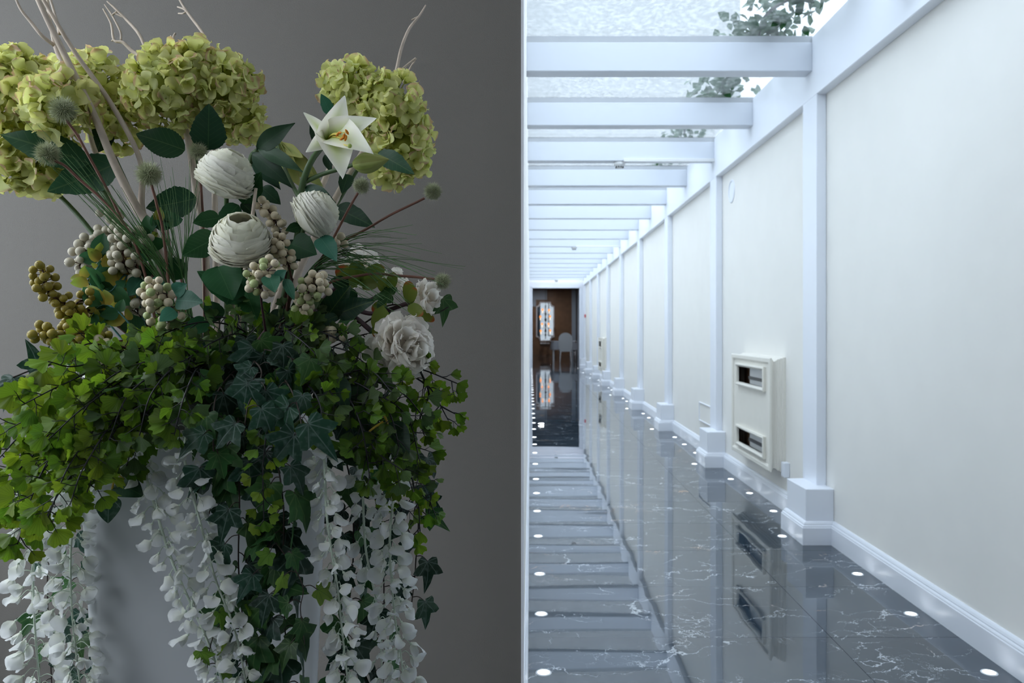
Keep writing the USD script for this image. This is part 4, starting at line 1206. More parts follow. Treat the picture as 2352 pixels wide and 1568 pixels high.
leaf_at(t, (800, 400, 1.42), (785, 445, 1.40), 0.3, M_dkleaf)

# ---- the lily with its bud, leaves and the drooping older bloom
t = plant('lily', 'open white lily with orange stamens, bud and dark narrow leaves', 'lily')
stem_of(t, [(600, 900, 1.28), (680, 560, 1.24), (692, 440, 1.22), (712, 375, 1.21), (745, 330, 1.24)], [8, 8, 8, 7, 6], M_gstem)
stem_of(t, [(695, 420, 1.22), (740, 400, 1.21), (790, 385, 1.2), (822, 375, 1.19)], [6, 5, 5, 4], M_gstem, 'bud_stalk')
stem_of(t, [(560, 880, 1.3), (565, 480, 1.3), (575, 370, 1.29), (590, 345, 1.28)], [7, 7, 6, 5], M_gstem)
stem_of(t, [(690, 460, 1.24), (660, 400, 1.3), (640, 340, 1.34), (632, 312, 1.35)], [5, 5, 4, 4], M_gstem)
thr = W(752, 322, 1.25)
axis = unit(np.array([0.34, -0.86, -0.06]))
for tx, ty, td, w in ((792, 220, 1.17, .225), (865, 272, 1.15, .165), (857, 354, 1.125, .17), (786, 410, 1.13, .19), (702, 349, 1.17, .18), (697, 258, 1.2, .18)):
    tip = W(tx, ty, td)
    dr = tip - thr
    L = np.linalg.norm(dr)
    m = blade(1.0, w, 14, 9, cup=0.5, curl=-0.9, fold=0.10, wave=0.012, wk=1.5, shape='lily', up0=0.5, bend=lambda u: u ** 1.6)
    s = L / np.hypot(m[0][len(m[0]) - 5][0], m[0][len(m[0]) - 5][2])
    e = m[0][len(m[0]) - 5]
    rot = -math.atan2(e[2], e[0])
    c_, s_ = math.cos(rot), math.sin(rot)
    v = m[0] * s
    v = np.column_stack([v[:, 0] * c_ - v[:, 2] * s_, v[:, 1], v[:, 0] * s_ + v[:, 2] * c_])
    put(t, 'petal', place((v, m[1], m[2]), thr, leaf_frame(dr, axis)), M_lily)
for sx, sy in ((780, 305), (797, 303), (786, 318), (794, 317), (790, 312), (776, 308)):
    e = W(sx, sy, 1.14)
    f_ = put(t, 'stamen', tube(spline([thr, (thr + e) / 2 + np.array([0, -0.004, 0.003]), e], 5), [0.0011, 0.0007], 5), M_filament)
    o = unit(rv3())
    a = blade(1, .1, 2, 2)
    put(f_, 'anther', tube(np.array([e - o * 0.0045, e - o * .002, e + o * .002, e + o * 0.0045]), [0.0006, 0.0019, 0.0019, 0.0006], 6), M_anther)
e = W(803, 335, 1.125)
pi = put(t, 'pistil', tube(spline([thr, (thr + e) / 2 + np.array([0, -0.006, -0.002]), e], 6), [0.0014, 0.001], 6), M_filament)
put(pi, 'stigma', ball(e, 0.0034, 1), M_lily)
a, b = W(815, 378, 1.19), W(893, 366, 1.165)
Ld = np.linalg.norm(b - a)
Fb = frame(b - a)
for q in range(6):
    th = np.linspace(-0.62, 0.62, 6) + q * np.pi / 3
    u = np.linspace(0, 1, 12)
    rr = 0.0150 * np.sin(np.pi * (0.06 + 0.94 * u) ** 0.75) ** 0.95 * (1.0 if q % 2 else 0.96) + 0.0006
    U, T = np.meshgrid(u, th, indexing='ij')
    rad_ = rr[:, None] * (1 - 0.10 * ((T - q * np.pi / 3) / 0.62) ** 4 + 0.03 * np.cos((T - q * np.pi / 3) * 6))
    v = np.stack([rad_ * np.cos(T), rad_ * np.sin(T), U * Ld], -1).reshape(-1, 3) @ Fb.T + a
    put(t, 'bud_petal', (v, grid_faces(12, 6), np.stack([U.ravel(), ((T - q * np.pi / 3) * 0.15).ravel()], 1)), M_lilybud)
for base, tip, w in (((590, 345, 1.28), (678, 282, 1.25), .17), ((592, 340, 1.28), (700, 398, 1.25), .12), ((578, 352, 1.28), (672, 432, 1.26), .16), ((582, 365, 1.3), (645, 436, 1.29), .2),
                     ((745, 355, 1.235), (762, 398, 1.23), .2), ((700, 430, 1.22), (772, 466, 1.2), .17), ((585, 350, 1.3), (612, 345, 1.3), .3)):
    leaf_at(t, base, tip, w, M_lyleaf, 'lance', fold=0.25, curl=-0.8, teeth=0, n=12)
c0 = W(640, 330, 1.35)
for tx, ty, w, cv in ((645, 440, .22, .3), (683, 425, .20, -.3), (712, 395, .2, -.5), (735, 425, .18, -.6), (700, 365, .2, 0.2)):
    tip = W(tx, ty, 1.34 + R.normal(0, .01))
    m = blade(1.0, w, 10, 6, cup=0.5, curl=cv, shape='lily', wave=0.03)
    put(t, 'faded_petal', place((m[0] * np.linalg.norm(tip - c0), m[1], m[2]), c0, leaf_frame(tip - c0, CAMDIR(c0) + rv3(.3))), M_lilybud)

# ---- ranunculus
def ran(label, px, py, r, d, axis, stem, leaves=(), **kw):
    t = plant('ranunculus', label, 'ranunculus')
    stem_of(t, stem, [6, 5, 5], M_gstem)
    ranunculus(t, px, py, r, d, axis, **kw)
    for q in leaves:
        leaf_at(t, *q[:3], q[3], **(q[4] if len(q) > 4 else {}))


ran('white ranunculus just below the largest hydrangea, side view', 520, 400, 65, 1.20, (0.45, -0.12, 0.85), [(520, 900, 1.3), (520, 600, 1.3), (520, 450, 1.22)],
    [((560, 470, 1.24), (600, 395, 1.23), .3, M_gnleaf), ((548, 470, 1.22), (500, 525, 1.21), .3, M_gnleaf), ((555, 465, 1.24), (590, 500, 1.24), .25, M_dkleaf), ((600, 430, 1.27), (645, 470, 1.27), .3, M_dkleaf)])
ran('white ranunculus with its cup opening towards the camera, centre of the arrangement', 554, 551, 70, 1.15, (0.17, -0.60, 0.80), [(530, 900, 1.27), (545, 700, 1.27), (554, 600, 1.18)],
    [((500, 545, 1.18), (418, 588, 1.15), .36, M_gnleaf), ((505, 500, 1.2), (442, 512, 1.18), .34, M_gnleaf), ((560, 690, 1.2), (452, 622, 1.17), .25, M_gnleaf), ((500, 612, 1.18), (535, 690, 1.15), .42, M_gnleaf),
     ((545, 630, 1.2), (520, 700, 1.18), .4, M_gnleaf), ((560, 660, 1.22), (590, 735, 1.2), .33, M_gnleaf), ((560, 620, 1.23), (575, 715, 1.22), .35, M_dkleaf)])
ran('white ranunculus tilted to the right below the lily', 726, 490, 57, 1.20, (0.80, 0.12, 0.60), [(600, 900, 1.3), (660, 640, 1.28), (700, 520, 1.22)],
    [((690, 520, 1.22), (655, 530, 1.2), .3, M_gnleaf), ((668, 560, 1.22), (728, 585, 1.2), .42, M_gnleaf), ((735, 545, 1.19), (774, 600, 1.16), .26, M_teal), ((650, 560, 1.25), (690, 600, 1.24), .4, M_dkleaf)])
ran('white ranunculus half hidden behind the pale berries on the left', 222, 575, 42, 1.38, (-0.3, -0.4, 0.8), [(430, 900, 1.33), (320, 700, 1.38), (240, 610, 1.4)], layers=6, per=6)

# ---- peonies
t = plant('peony', 'full white peony facing right, largest bloom on the right side', 'peony')
stem_of(t, [(560, 900, 1.3), (720, 700, 1.28), (800, 720, 1.27), (870, 775, 1.25)], [6, 6, 6, 6], M_purple)
peony(t, 926, 797, 76, 1.20, (0.55, -0.62, 0.22), 110, 0.92)
for b_, e_ in (((875, 745, 1.22), (862, 775, 1.2)), ((880, 700, 1.22), (868, 760, 1.21))):
    leaf_at(t, b_, e_, .35, M_sepal, 'round', teeth=0, n=6, name='sepal')
for b_, e_, w_ in (((745, 735, 1.22), (806, 655, 1.2), .26), ((775, 722, 1.21), (862, 690, 1.18), .22), ((775, 725, 1.2), (720, 750, 1.18), .22), ((700, 770, 1.22), (755, 715, 1.2), .2), ((640, 740, 1.24), (700, 720, 1.22), .3)):
    leaf_at(t, b_, e_, w_, M_pyleaf, teeth=0, fold=0.3)
t = plant('peony', 'half open white peony with red-edged green sepals above the big one', 'peony')
stem_of(t, [(580, 900, 1.32), (760, 722, 1.29), (860, 720, 1.27), (940, 695, 1.26)], [6, 6, 5, 5], M_purple)
peony(t, 974, 684, 46, 1.24, (0.75, -0.45, 0.15), 34, 0.9, False)
for b_, e_, w_ in (((945, 700, 1.24), (936, 645, 1.22), .27), ((940, 695, 1.22), (954, 660, 1.21), .28), ((938, 700, 1.22), (970, 725, 1.20), .30), ((945, 710, 1.24), (998, 737, 1.23), .2)):
    leaf_at(t, b_, e_, w_, M_sepal, 'round', teeth=0, n=7, name='sepal')
t = plant('peony', 'white peony seen from behind with olive and red sepals under the grass', 'peony')
stem_of(t, [(590, 900, 1.34), (740, 690, 1.36), (800, 650, 1.36), (835, 630, 1.35)], [6, 5, 5, 5], M_purple)
peony(t, 826, 618, 52, 1.40, (0.1, 0.75, 0.62), 40, 0.9)
for b_, e_, w_ in (((820, 660, 1.33), (775, 612, 1.32), .34), ((822, 655, 1.32), (818, 598, 1.31), .36), ((825, 655, 1.32), (882, 612, 1.31), .3), ((815, 660, 1.32), (795, 640, 1.3), .3), ((830, 655, 1.32), (868, 655, 1.3), .3)):
    leaf_at(t, b_, e_, w_, M_sepal, 'round', teeth=0, n=7, name='sepal')
t = plant('peony', 'small pale peony squeezed between the back-turned one and the half open one', 'peony')
stem_of(t, [(590, 900, 1.34), (760, 740, 1.34), (890, 670, 1.32)], [6, 5, 5], M_purple)
peony(t, 908, 645, 36, 1.33, (0.55, 0.2, 0.75), 30, 0.9)
for b_, e_, w_ in (((890, 670, 1.28), (872, 640, 1.26), .4), ((895, 668, 1.27), (905, 625, 1.26), .3), ((890, 690, 1.28), (855, 715, 1.27), .3), ((885, 700, 1.28), (885, 745, 1.27), .28)):
    leaf_at(t, b_, e_, w_, M_sepal if w_ > .29 else M_gnleaf, 'round', teeth=0, n=7, name='sepal')

# ---- bristly globe seed heads on thin stems
for px, py, r, d, path, lab in (
        (145, 252, 33, 1.20, [(380, 900, 1.28), (300, 560, 1.26), (195, 342, 1.22), (152, 275, 1.20)], 'bristly globe head in front of the left hydrangea, largest and highest'),
        (110, 353, 30, 1.18, [(390, 900, 1.27), (310, 560, 1.24), (170, 400, 1.2), (125, 368, 1.18)], 'bristly globe head over the dark leaf at the left'),
        (342, 400, 32, 1.20, [(410, 900, 1.27), (378, 560, 1.24), (360, 470, 1.21), (348, 425, 1.2)], 'bristly globe head left of the topmost white ranunculus'),
        (455, 346, 23, 1.33, [(470, 900, 1.32), (468, 560, 1.35), (458, 370, 1.33)], 'small bristly globe head under the largest hydrangea'),
        (376, 472, 24, 1.40, [(440, 900, 1.34), (400, 640, 1.4), (380, 492, 1.4)], 'dim bristly globe head behind the veined leaf'),
        (372, 556, 15, 1.38, [(440, 900, 1.34), (420, 660, 1.38), (378, 566, 1.38)], 'smallest bristly globe head low among the grass stems'),
        (830, 426, 21, 1.26, [(600, 900, 1.3), (720, 640, 1.28), (790, 500, 1.26), (822, 443, 1.26)], 'bristly globe head just below the lily bud'),
        (994, 440, 22, 1.27, [(600, 900, 1.3), (720, 620, 1.28), (860, 515, 1.27), (975, 455, 1.27)], 'bristly globe head standing alone at the far right, upper one'),
        (1016, 646, 21, 1.25, [(600, 900, 1.3), (720, 680, 1.27), (830, 632, 1.26), (930, 634, 1.25), (998, 641, 1.25)], 'bristly globe head at the far right, lower one beside the half open peony')):
    t = plant('globe_thistle', lab, 'seed head')
    stem_of(t, path, [3.4, 3.2, 3.0, 3.0], M_redstem, sides=6)
    globe(t, px, py, r, d)

# ---- tufts of fine grass
def grass(label, root, tips, n, sag, d0):
    t = plant('grass_tuft', label, 'grass')
    for i in range(n):
        a, b_ = tips[i % len(tips)], tips[(i + 1) % len(tips)]
        f = R.uniform()
        ex, ey = a[0] + (b_[0] - a[0]) * f + R.normal(0, 10), a[1] + (b_[1] - a[1]) * f + R.normal(0, 10)
        d1 = d0 + R.normal(0, 0.05)
        rt = root[int(R.integers(len(root)))]
        k = R.uniform(0.55, 1.0)
        ex, ey = rt[0] + (ex - rt[0]) * k, rt[1] + (ey - rt[1]) * k
        mid = ((rt[0] * 0.52 + ex * 0.48), (rt[1] * 0.52 + ey * 0.48) - sag * R.uniform(0.5, 1.3) * k)
        q = spline([W(490 + (rt[0] - 490) * .4, 900, 1.28), W(rt[0], rt[1], 1.26), W(*mid, (1.26 + d1) / 2), W(ex, ey, d1)], 8)
        put(t, 'blade', tube(q, np.linspace(1.7, 0.5, len(q)) * d0 / FPX, 4, False), M_grass)


grass('tuft of fine grass blades leaning to the upper left across the pale branch', [(395, 690), (380, 640), (405, 660)], [(40, 300), (70, 210), (120, 330), (200, 470), (230, 350), (250, 480), (160, 420)], 46, 14, 1.2)
grass('tuft of fine grass blades standing up below the topmost white ranunculus', [(430, 660), (420, 640), (400, 640)], [(300, 370), (350, 330), (372, 350), (430, 300), (470, 330), (330, 470)], 30, 0, 1.3)
grass('tuft of fine grass blades arching out to the right over the peonies', [(690, 650), (720, 620), (740, 600)], [(955, 498), (975, 530), (1000, 560), (1068, 605), (1060, 625), (990, 640), (930, 600), (960, 690), (985, 730), (1010, 770)], 52, 50, 1.24)

# ---- berry sprays
def spray(label, path, n, r, mats, spread, leaves=(), stem=M_twig, extra=None, **kw):
    t = plant('berry_spray', label, 'berries')
    stem_of(t, [(B[0], B[1], 1.28)] + ([extra] if extra else []) + [path[0]], [5, 5, 4.5], stem, 'main_stem')
    berries(t, path, n, r, mats, spread, stem=stem, **kw)
    for q in leaves:
        leaf_at(t, *q)


cb = (M_berry, M_berry, M_berry, M_berryg)
spray('arching spray of grey cream berries at the upper left of the berry group', [(325, 590, 1.3), (285, 530, 1.3), (235, 545, 1.29), (200, 570, 1.27), (182, 610, 1.26)], 34, 10, (M_berryy,), 24, extra=(380, 680, 1.3), skip=.3)
spray('drooping spray of grey cream berries under the grass on the left', [(345, 600, 1.28), (310, 545, 1.26), (285, 570, 1.25), (285, 610, 1.25)], 40, 10, (M_berryy,), 34, extra=(390, 700, 1.28), skip=.25)
spray('thin upright sprig of grey berries against the wall on the left', [(300, 560, 1.34), (275, 520, 1.34), (258, 495, 1.34), (245, 488, 1.34)], 11, 10, (M_berryy,), 19, extra=(370, 680, 1.34), skip=.3)
spray('round cluster of cream berries with teal leaves, front left of centre', [(440, 800, 1.15), (395, 735, 1.12), (370, 700, 1.1), (360, 665, 1.1)], 46, 9.2, cb, 38, [((400, 672, 1.09), (430, 652, 1.08), .4, M_teal), ((405, 690, 1.09), (467, 695, 1.07), .3, M_teal), ((402, 712, 1.08), (366, 738, 1.06), .36, M_teal), ((372, 640, 1.12), (345, 668, 1.11), .4, M_teal)], M_purple, skip=.45)
spray('cluster of cream and green berries below the central ranunculus', [(610, 760, 1.16), (600, 690, 1.13), (598, 640, 1.11), (615, 620, 1.11)], 38, 9.2, cb, 33, [((618, 632, 1.1), (632, 672, 1.08), .36, M_teal), ((635, 640, 1.1), (658, 620, 1.09), .35, M_teal), ((655, 640, 1.1), (676, 690, 1.09), .2, M_teal)], M_purple, skip=.55)
spray('cluster of cream and green berries right of centre above the fern', [(690, 770, 1.2), (695, 715, 1.17), (712, 665, 1.15), (735, 650, 1.15)], 38, 9.2, cb, 30, (), M_twig, skip=.4)
spray('small cluster of cream berries touching the right side of the central ranunculus', [(670, 640, 1.2), (660, 600, 1.18), (645, 570, 1.17), (640, 555, 1.17)], 20, 9.2, cb[:3], 20, (), M_twig, extra=(640, 760, 1.24), skip=.3)
spray('slim sprig of cream berries between the two upper ranunculus', [(655, 590, 1.24), (642, 530, 1.23), (625, 495, 1.22), (605, 468, 1.22)], 18, 9, cb[:3], 17, (), M_twig, extra=(640, 740, 1.26), skip=.25)
spray('few cream berries under the ranunculus tilted to the right', [(720, 620, 1.26), (755, 570, 1.25), (782, 555, 1.24)], 8, 9, cb[:3], 18, (), M_twig, extra=(650, 760, 1.28), skip=.5)
spray('upper spray of olive gold berries pointing left', [(200, 712, 1.2), (135, 690, 1.17), (106, 660, 1.16), (98, 618, 1.15)], 32, 9.5, (M_olive,), 24, (), M_twig, extra=(290, 760, 1.24), skip=.25)
spray('middle spray of olive gold berries on a brown twig', [(240, 720, 1.22), (190, 690, 1.2), (165, 715, 1.19), (170, 740, 1.18)], 26, 9, (M_olive,), 30, (), M_twig, extra=(300, 770, 1.24), skip=.3)
spray('lower horizontal spray of olive gold berries above the lime fern', [(260, 785, 1.18), (200, 768, 1.15), (150, 768, 1.13), (97, 765, 1.12)], 38, 10, (M_olive,), 24, (), M_twig, extra=(320, 800, 1.22), skip=.15)
spray('cluster of cream berries behind the olive gold ones', [(260, 790, 1.26), (225, 760, 1.25), (215, 735, 1.25), (230, 725, 1.25)], 22, 9, cb, 27, (), M_twig, extra=(320, 800, 1.26), skip=.3)
spray('dim cream berries deep behind the front left berry cluster', [(330, 740, 1.27), (310, 700, 1.27), (300, 680, 1.27)], 20, 10.5, (M_berryy,), 34, (), M_twig, skip=.2)
spray('cream berries dropping through the lime fern at the left', [(300, 800, 1.14), (240, 790, 1.12), (225, 805, 1.11), (222, 830, 1.11)], 9, 10.5, (M_berry,), 20, (), M_twig, skip=.4)
spray('few cream berries on the fern left of the big peony', [(640, 850, 1.2), (720, 800, 1.19), (760, 765, 1.18), (790, 760, 1.18)], 12, 10.5, cb, 18, (), M_twig, skip=.5)

# ---- small-leaved sprigs
t = plant('leafy_sprig', 'blue-green sprig of small oval leaves beneath the grey berries', 'leafy sprig')
for path in ([(350, 860, 1.25), (215, 690, 1.24), (229, 600, 1.25), (226, 585, 1.25)], [(360, 860, 1.25), (300, 640, 1.27), (250, 670, 1.24), (190, 640, 1.23)], [(380, 860, 1.25), (290, 735, 1.22), (240, 700, 1.21), (205, 730, 1.2)], [(360, 860, 1.25), (280, 690, 1.26), (300, 620, 1.27), (330, 560, 1.28), (365, 510, 1.29)]):
    q = spline(pts(path), 8)
    put(t, 'stem', tube(q, np.linspace(2.6, 1.3, len(q)) * 1.24 / FPX, 5), M_teals)
    for i in range(8, len(q), 2):
        for sg in (-1, 1):
            e = q[i] + (unit(np.cross(CAMDIR(q[i]), q[i] - q[i - 1])) * sg * 0.8 + unit(q[i] - q[i - 1]) * 0.6 + rv3(0.35)) * 0.024 * R.uniform(.7, 1.25)
            m = blade(np.linalg.norm(e - q[i]), 0.36, 6, 5, fold=0.3, curl=-0.5)
            put(t, 'leaf', place(m, q[i], leaf_frame(e - q[i], CAMDIR(e) + rv3(0.4))), M_small if R.uniform() < .72 else M_smlime)
t = plant('leafy_sprig', 'loose green leaves filling the gap behind the front left berries', 'leafy sprig')
for b_, e_, w_, m_ in (((325, 640, 1.26), (295, 680, 1.24), .4, M_teal), ((345, 635, 1.28), (322, 612, 1.28), .4, M_gnleaf), ((270, 690, 1.27), (215, 660, 1.27), .38, M_small), ((480, 740, 1.24), (420, 760, 1.22), .35, M_gnleaf),
                       ((330, 760, 1.24), (270, 730, 1.24), .35, M_gnleaf), ((240, 640, 1.28), (200, 690, 1.28), .4, M_gnleaf), ((620, 720, 1.26), (570, 700, 1.25), .4, M_gnleaf), ((660, 720, 1.26), (610, 760, 1.24), .4, M_dkleaf), ((505, 735, 1.25), (470, 690, 1.24), .4, M_dkleaf),
                       ((420, 640, 1.3), (380, 590, 1.3), .4, M_gnleaf), ((800, 660, 1.3), (760, 640, 1.3), .4, M_dkleaf), ((820, 690, 1.3), (770, 665, 1.3), .35, M_gnleaf)):
    stem_of(t, [(B[0], B[1], 1.29), ((B[0] + b_[0]) / 2, (B[1] + b_[1]) / 2 + 10, 1.28), b_], [3, 2, 1.6], M_vinestem, sides=5)
    leaf_at(t, b_, e_, w_, m_)
t = plant('leafy_sprig', 'single dark veined leaf hanging over the upper left of the pedestal', 'leafy sprig')
stem_of(t, [(300, 960, 1.12), (268, 1060, 1.06), (262, 1100, 1.05), (255, 1135, 1.05)], [3, 2.4, 2.2], M_ystem)
stem_of(t, [(266, 1085, 1.055), (285, 1100, 1.05)], [2, 2], M_ystem)
leaf_at(t, (250, 1140, 1.05), (248, 1202, 1.03), .40, M_ivy, teeth=0, curl=-0.4)
leaf_at(t, (268, 1108, 1.06), (330, 1140, 1.04), .32, M_dkleaf, teeth=0)
t = plant('leafy_sprig', 'broad dark leaves on ochre stems at the right of the pedestal top', 'leafy sprig')
stem_of(t, [(730, 880, 1.12), (740, 930, 1.09), (738, 980, 1.08)], [4, 4, 3.5], M_gstem)
stem_of(t, [(820, 900, 1.14), (886, 960, 1.1), (884, 1040, 1.1)], [3, 2.5, 2.2], M_ystem)
stem_of(t, [(880, 968, 1.1), (842, 1000, 1.09), (827, 1070, 1.09)], [3, 2.5, 2], M_ystem)
for b_, e_, w_ in (((885, 975, 1.12), (940, 1045, 1.09), .34), ((880, 980, 1.13), (830, 1030, 1.1), .3), ((835, 1050, 1.1), (760, 1046, 1.07), .28), ((880, 1000, 1.13), (870, 1080, 1.12), .3), ((780, 880, 1.14), (840, 1000, 1.11), .3), ((720, 900, 1.13), (680, 860, 1.1), .3), ((760, 870, 1.12), (800, 940, 1.1), .35), ((700, 870, 1.15), (740, 840, 1.13), .35)):
    leaf_at(t, b_, e_, w_, M_dkleaf, teeth=0, fold=0.2)

# ---- maidenhair ferns
C = (470, 850, 1.22)
t = plant('maidenhair_fern', 'sunlit lime maidenhair fern bulging out at the upper left, its highest fronds', 'fern')
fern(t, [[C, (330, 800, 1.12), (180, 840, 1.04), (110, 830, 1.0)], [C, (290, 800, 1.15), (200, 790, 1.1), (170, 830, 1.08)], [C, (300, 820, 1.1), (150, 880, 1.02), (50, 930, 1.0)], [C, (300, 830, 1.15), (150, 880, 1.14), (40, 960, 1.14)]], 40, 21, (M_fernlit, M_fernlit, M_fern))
t = plant('maidenhair_fern', 'sunlit lime maidenhair fern at the left edge just below the highest lime fronds', 'fern')
fern(t, [[C, (330, 850, 1.1), (230, 900, 1.02), (170, 980, 1.0)], [C, (280, 840, 1.1), (140, 920, 1.03), (20, 985, 1.02)], [C, (320, 860, 1.08), (200, 930, 1.0), (110, 1010, 0.98)], [C, (280, 850, 1.12), (100, 950, 1.08), (-10, 1060, 1.08)], [C, (300, 860, 1.12), (120, 990, 1.06), (60, 1070, 1.05)]], 40, 21, (M_fernlit, M_fernlit, M_fern))
t = plant('maidenhair_fern', 'lime maidenhair fern hanging lowest at the very left edge of the photo', 'fern')
fern(t, [[C, (240, 900, 1.12), (40, 1120, 1.09), (-15, 1230, 1.09)], [C, (260, 900, 1.1), (60, 1060, 1.05), (0, 1180, 1.04)], [C, (250, 930, 1.12), (80, 1130, 1.1), (10, 1150, 1.1)], [C, (270, 910, 1.08), (100, 1080, 1.02), (40, 1250, 1.02)], [C, (280, 900, 1.08), (130, 1030, 1.0), (60, 1170, 0.99)]], 39, 21, (M_fernlit, M_fernlit, M_fern))
t = plant('maidenhair_fern', 'lime maidenhair fern hanging over the left wisteria strands beside the pedestal', 'fern')
fern(t, [[C, (300, 930, 1.08), (150, 1110, 1.03), (90, 1225, 1.03)], [C, (290, 920, 1.06), (170, 1050, 0.98), (110, 1190, 0.97)], [C, (300, 930, 1.05), (200, 1060, 0.98), (160, 1160, 0.97)], [C, (310, 940, 1.05), (235, 1040, 1.0), (200, 1130, 0.99)]], 39, 21, (M_fernlit, M_fernlit, M_fern))
t = plant('maidenhair_fern', 'green maidenhair fern spilling forward over the planter front, left of centre', 'fern')
fern(t, [[C, (420, 830, 1.08), (350, 900, 1.02), (320, 1000, 1.0)], [C, (400, 840, 1.08), (300, 900, 1.02), (250, 1010, 1.0)], [C, (450, 850, 1.06), (420, 920, 1.01), (400, 1000, 1.0)], [C, (400, 820, 1.1), (280, 850, 1.05), (190, 920, 1.03)],
         [C, (430, 810, 1.1), (380, 800, 1.06), (330, 860, 1.04)], [C, (420, 860, 1.08), (330, 960, 1.04), (290, 1070, 1.03)],
         [C, (400, 850, 1.09), (290, 940, 1.06), (215, 1080, 1.04)]], 37, 20, (M_fern, M_fern, M_ferndim))
C2 = (600, 830, 1.24)
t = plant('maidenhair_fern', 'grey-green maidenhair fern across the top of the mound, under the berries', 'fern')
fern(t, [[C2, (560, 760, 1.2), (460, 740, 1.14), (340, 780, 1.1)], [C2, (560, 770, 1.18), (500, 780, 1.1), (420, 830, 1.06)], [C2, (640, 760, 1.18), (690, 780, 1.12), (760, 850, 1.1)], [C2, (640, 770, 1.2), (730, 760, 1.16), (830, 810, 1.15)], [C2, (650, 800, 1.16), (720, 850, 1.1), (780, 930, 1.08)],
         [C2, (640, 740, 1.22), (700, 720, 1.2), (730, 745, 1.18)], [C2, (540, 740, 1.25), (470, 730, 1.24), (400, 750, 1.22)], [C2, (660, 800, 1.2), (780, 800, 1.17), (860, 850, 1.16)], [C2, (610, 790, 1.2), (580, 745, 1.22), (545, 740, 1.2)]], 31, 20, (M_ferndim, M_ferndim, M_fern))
t = plant('maidenhair_fern', 'green maidenhair fern drooping at the right of the planter', 'fern')
C3 = (740, 880, 1.2)
fern(t, [[C3, (820, 880, 1.13), (890, 940, 1.1), (920, 1040, 1.09)], [C3, (830, 890, 1.15), (930, 950, 1.13), (965, 1060, 1.13)], [C3, (790, 900, 1.12), (830, 980, 1.08), (850, 1100, 1.07)], [C3, (830, 870, 1.16), (920, 900, 1.14), (975, 960, 1.14)],
         [C3, (800, 920, 1.12), (860, 1030, 1.08), (925, 1080, 1.07)], [C3, (820, 920, 1.15), (900, 1010, 1.12), (950, 1130, 1.12)], [C3, (790, 860, 1.15), (850, 850, 1.12), (900, 900, 1.1)]], 33, 21, (M_fern, M_ferndim, M_fern))
t = plant('maidenhair_fern', 'airy maidenhair spray standing clear of the mound against the wall at the right', 'fern')
fern(t, [[C3, (880, 830, 1.2), (960, 845, 1.2), (1050, 880, 1.2)], [C3, (880, 840, 1.2), (975, 880, 1.2), (1005, 920, 1.2), (1030, 965, 1.2)], [(965, 850, 1.2), (985, 905, 1.2), (965, 960, 1.2), (975, 1000, 1.2)], [(985, 905, 1.2), (1010, 930, 1.2), (1045, 950, 1.2)]], 25, 30, (M_fernlit, M_fern), br=30)
t = plant('maidenhair_fern', 'long trailing maidenhair frond hanging down the middle of the planter front', 'fern')
fern(t, [[C2, (610, 900, 1.07), (612, 980, 1.03), (604, 1080, 1.02), (606, 1195, 1.02)]], 31, 17, (M_fern, M_fernlit), br=22)
t = plant('maidenhair_fern', 'short maidenhair frond with rounded leaflets before the right corner of the planter', 'fern')
fern(t, [[C2, (700, 880, 1.1), (735, 930, 1.06), (738, 990, 1.05)], [C2, (690, 890, 1.1), (710, 960, 1.06), (730, 975, 1.05)]], 38, 20, (M_fern,), br=28)
t = plant('maidenhair_fern', 'dark wiry fern sprigs falling down the right side behind the wisteria', 'fern')
fern(t, [[C3, (900, 1000, 1.2), (955, 1130, 1.2), (965, 1220, 1.2)], [C3, (910, 1040, 1.2), (985, 1110, 1.2), (985, 1180, 1.2)], [C3, (880, 1050, 1.22), (930, 1200, 1.22), (960, 1250, 1.22)]], 28, 26, (M_fern, M_fernlit))

# ---- ivy
I0 = (560, 880, 1.16)
iv = (M_ivy, M_ivy, M_ivygn)
t = plant('ivy_vine', 'large-leaved dark ivy in the shadowed heart of the arrangement', 'ivy')
vine(t, [(540, 800, 1.16), (600, 850, 1.07), (570, 930, 1.03), (560, 1000, 1.02)], (76, 82, 76), 36, iv, 0.9)
vine(t, [(600, 820, 1.16), (660, 880, 1.07), (690, 960, 1.03), (690, 1030, 1.03)], (78, 84, 78), 36, iv, 0.9)
vine(t, [(560, 830, 1.16), (500, 900, 1.06), (490, 1000, 1.03), (495, 1100, 1.03)], (80, 85, 80), 38, iv, 0.9)
vine(t, [(480, 820, 1.22), (560, 800, 1.14), (640, 810, 1.1), (720, 850, 1.1)], (80, 85, 80), 34, iv, 0.8)
vine(t, [(620, 820, 1.26), (700, 860, 1.2), (780, 900, 1.18), (860, 950, 1.18)], (75, 80, 75), 34, iv, 0.8)
vine(t, [(480, 850, 1.26), (400, 860, 1.2), (330, 900, 1.15), (260, 980, 1.13)], (75, 75, 70), 32, iv, 0.8)
vine(t, [(480, 800, 1.3), (420, 800, 1.27), (360, 830, 1.24)], (70, 70, 65), 28, iv, 0.8)
t = plant('ivy_vine', 'dark ivy vine trailing down the planter front, left strand of the pair', 'ivy')
vine(t, [I0, (545, 990, 1.06), (550, 1150, 1.04), (548, 1300, 1.05), (560, 1450, 1.06), (575, 1620, 1.07)], (80, 75, 75, 85, 80), 34, (M_ivy, M_ivy, M_ivygn))
vine(t, [I0, (520, 1010, 1.06), (500, 1100, 1.05), (480, 1180, 1.05)], (70, 65, 60), 34, (M_ivy, M_ivy, M_ivygn))
t = plant('ivy_vine', 'dark ivy vine trailing down the planter front, right strand of the pair', 'ivy')
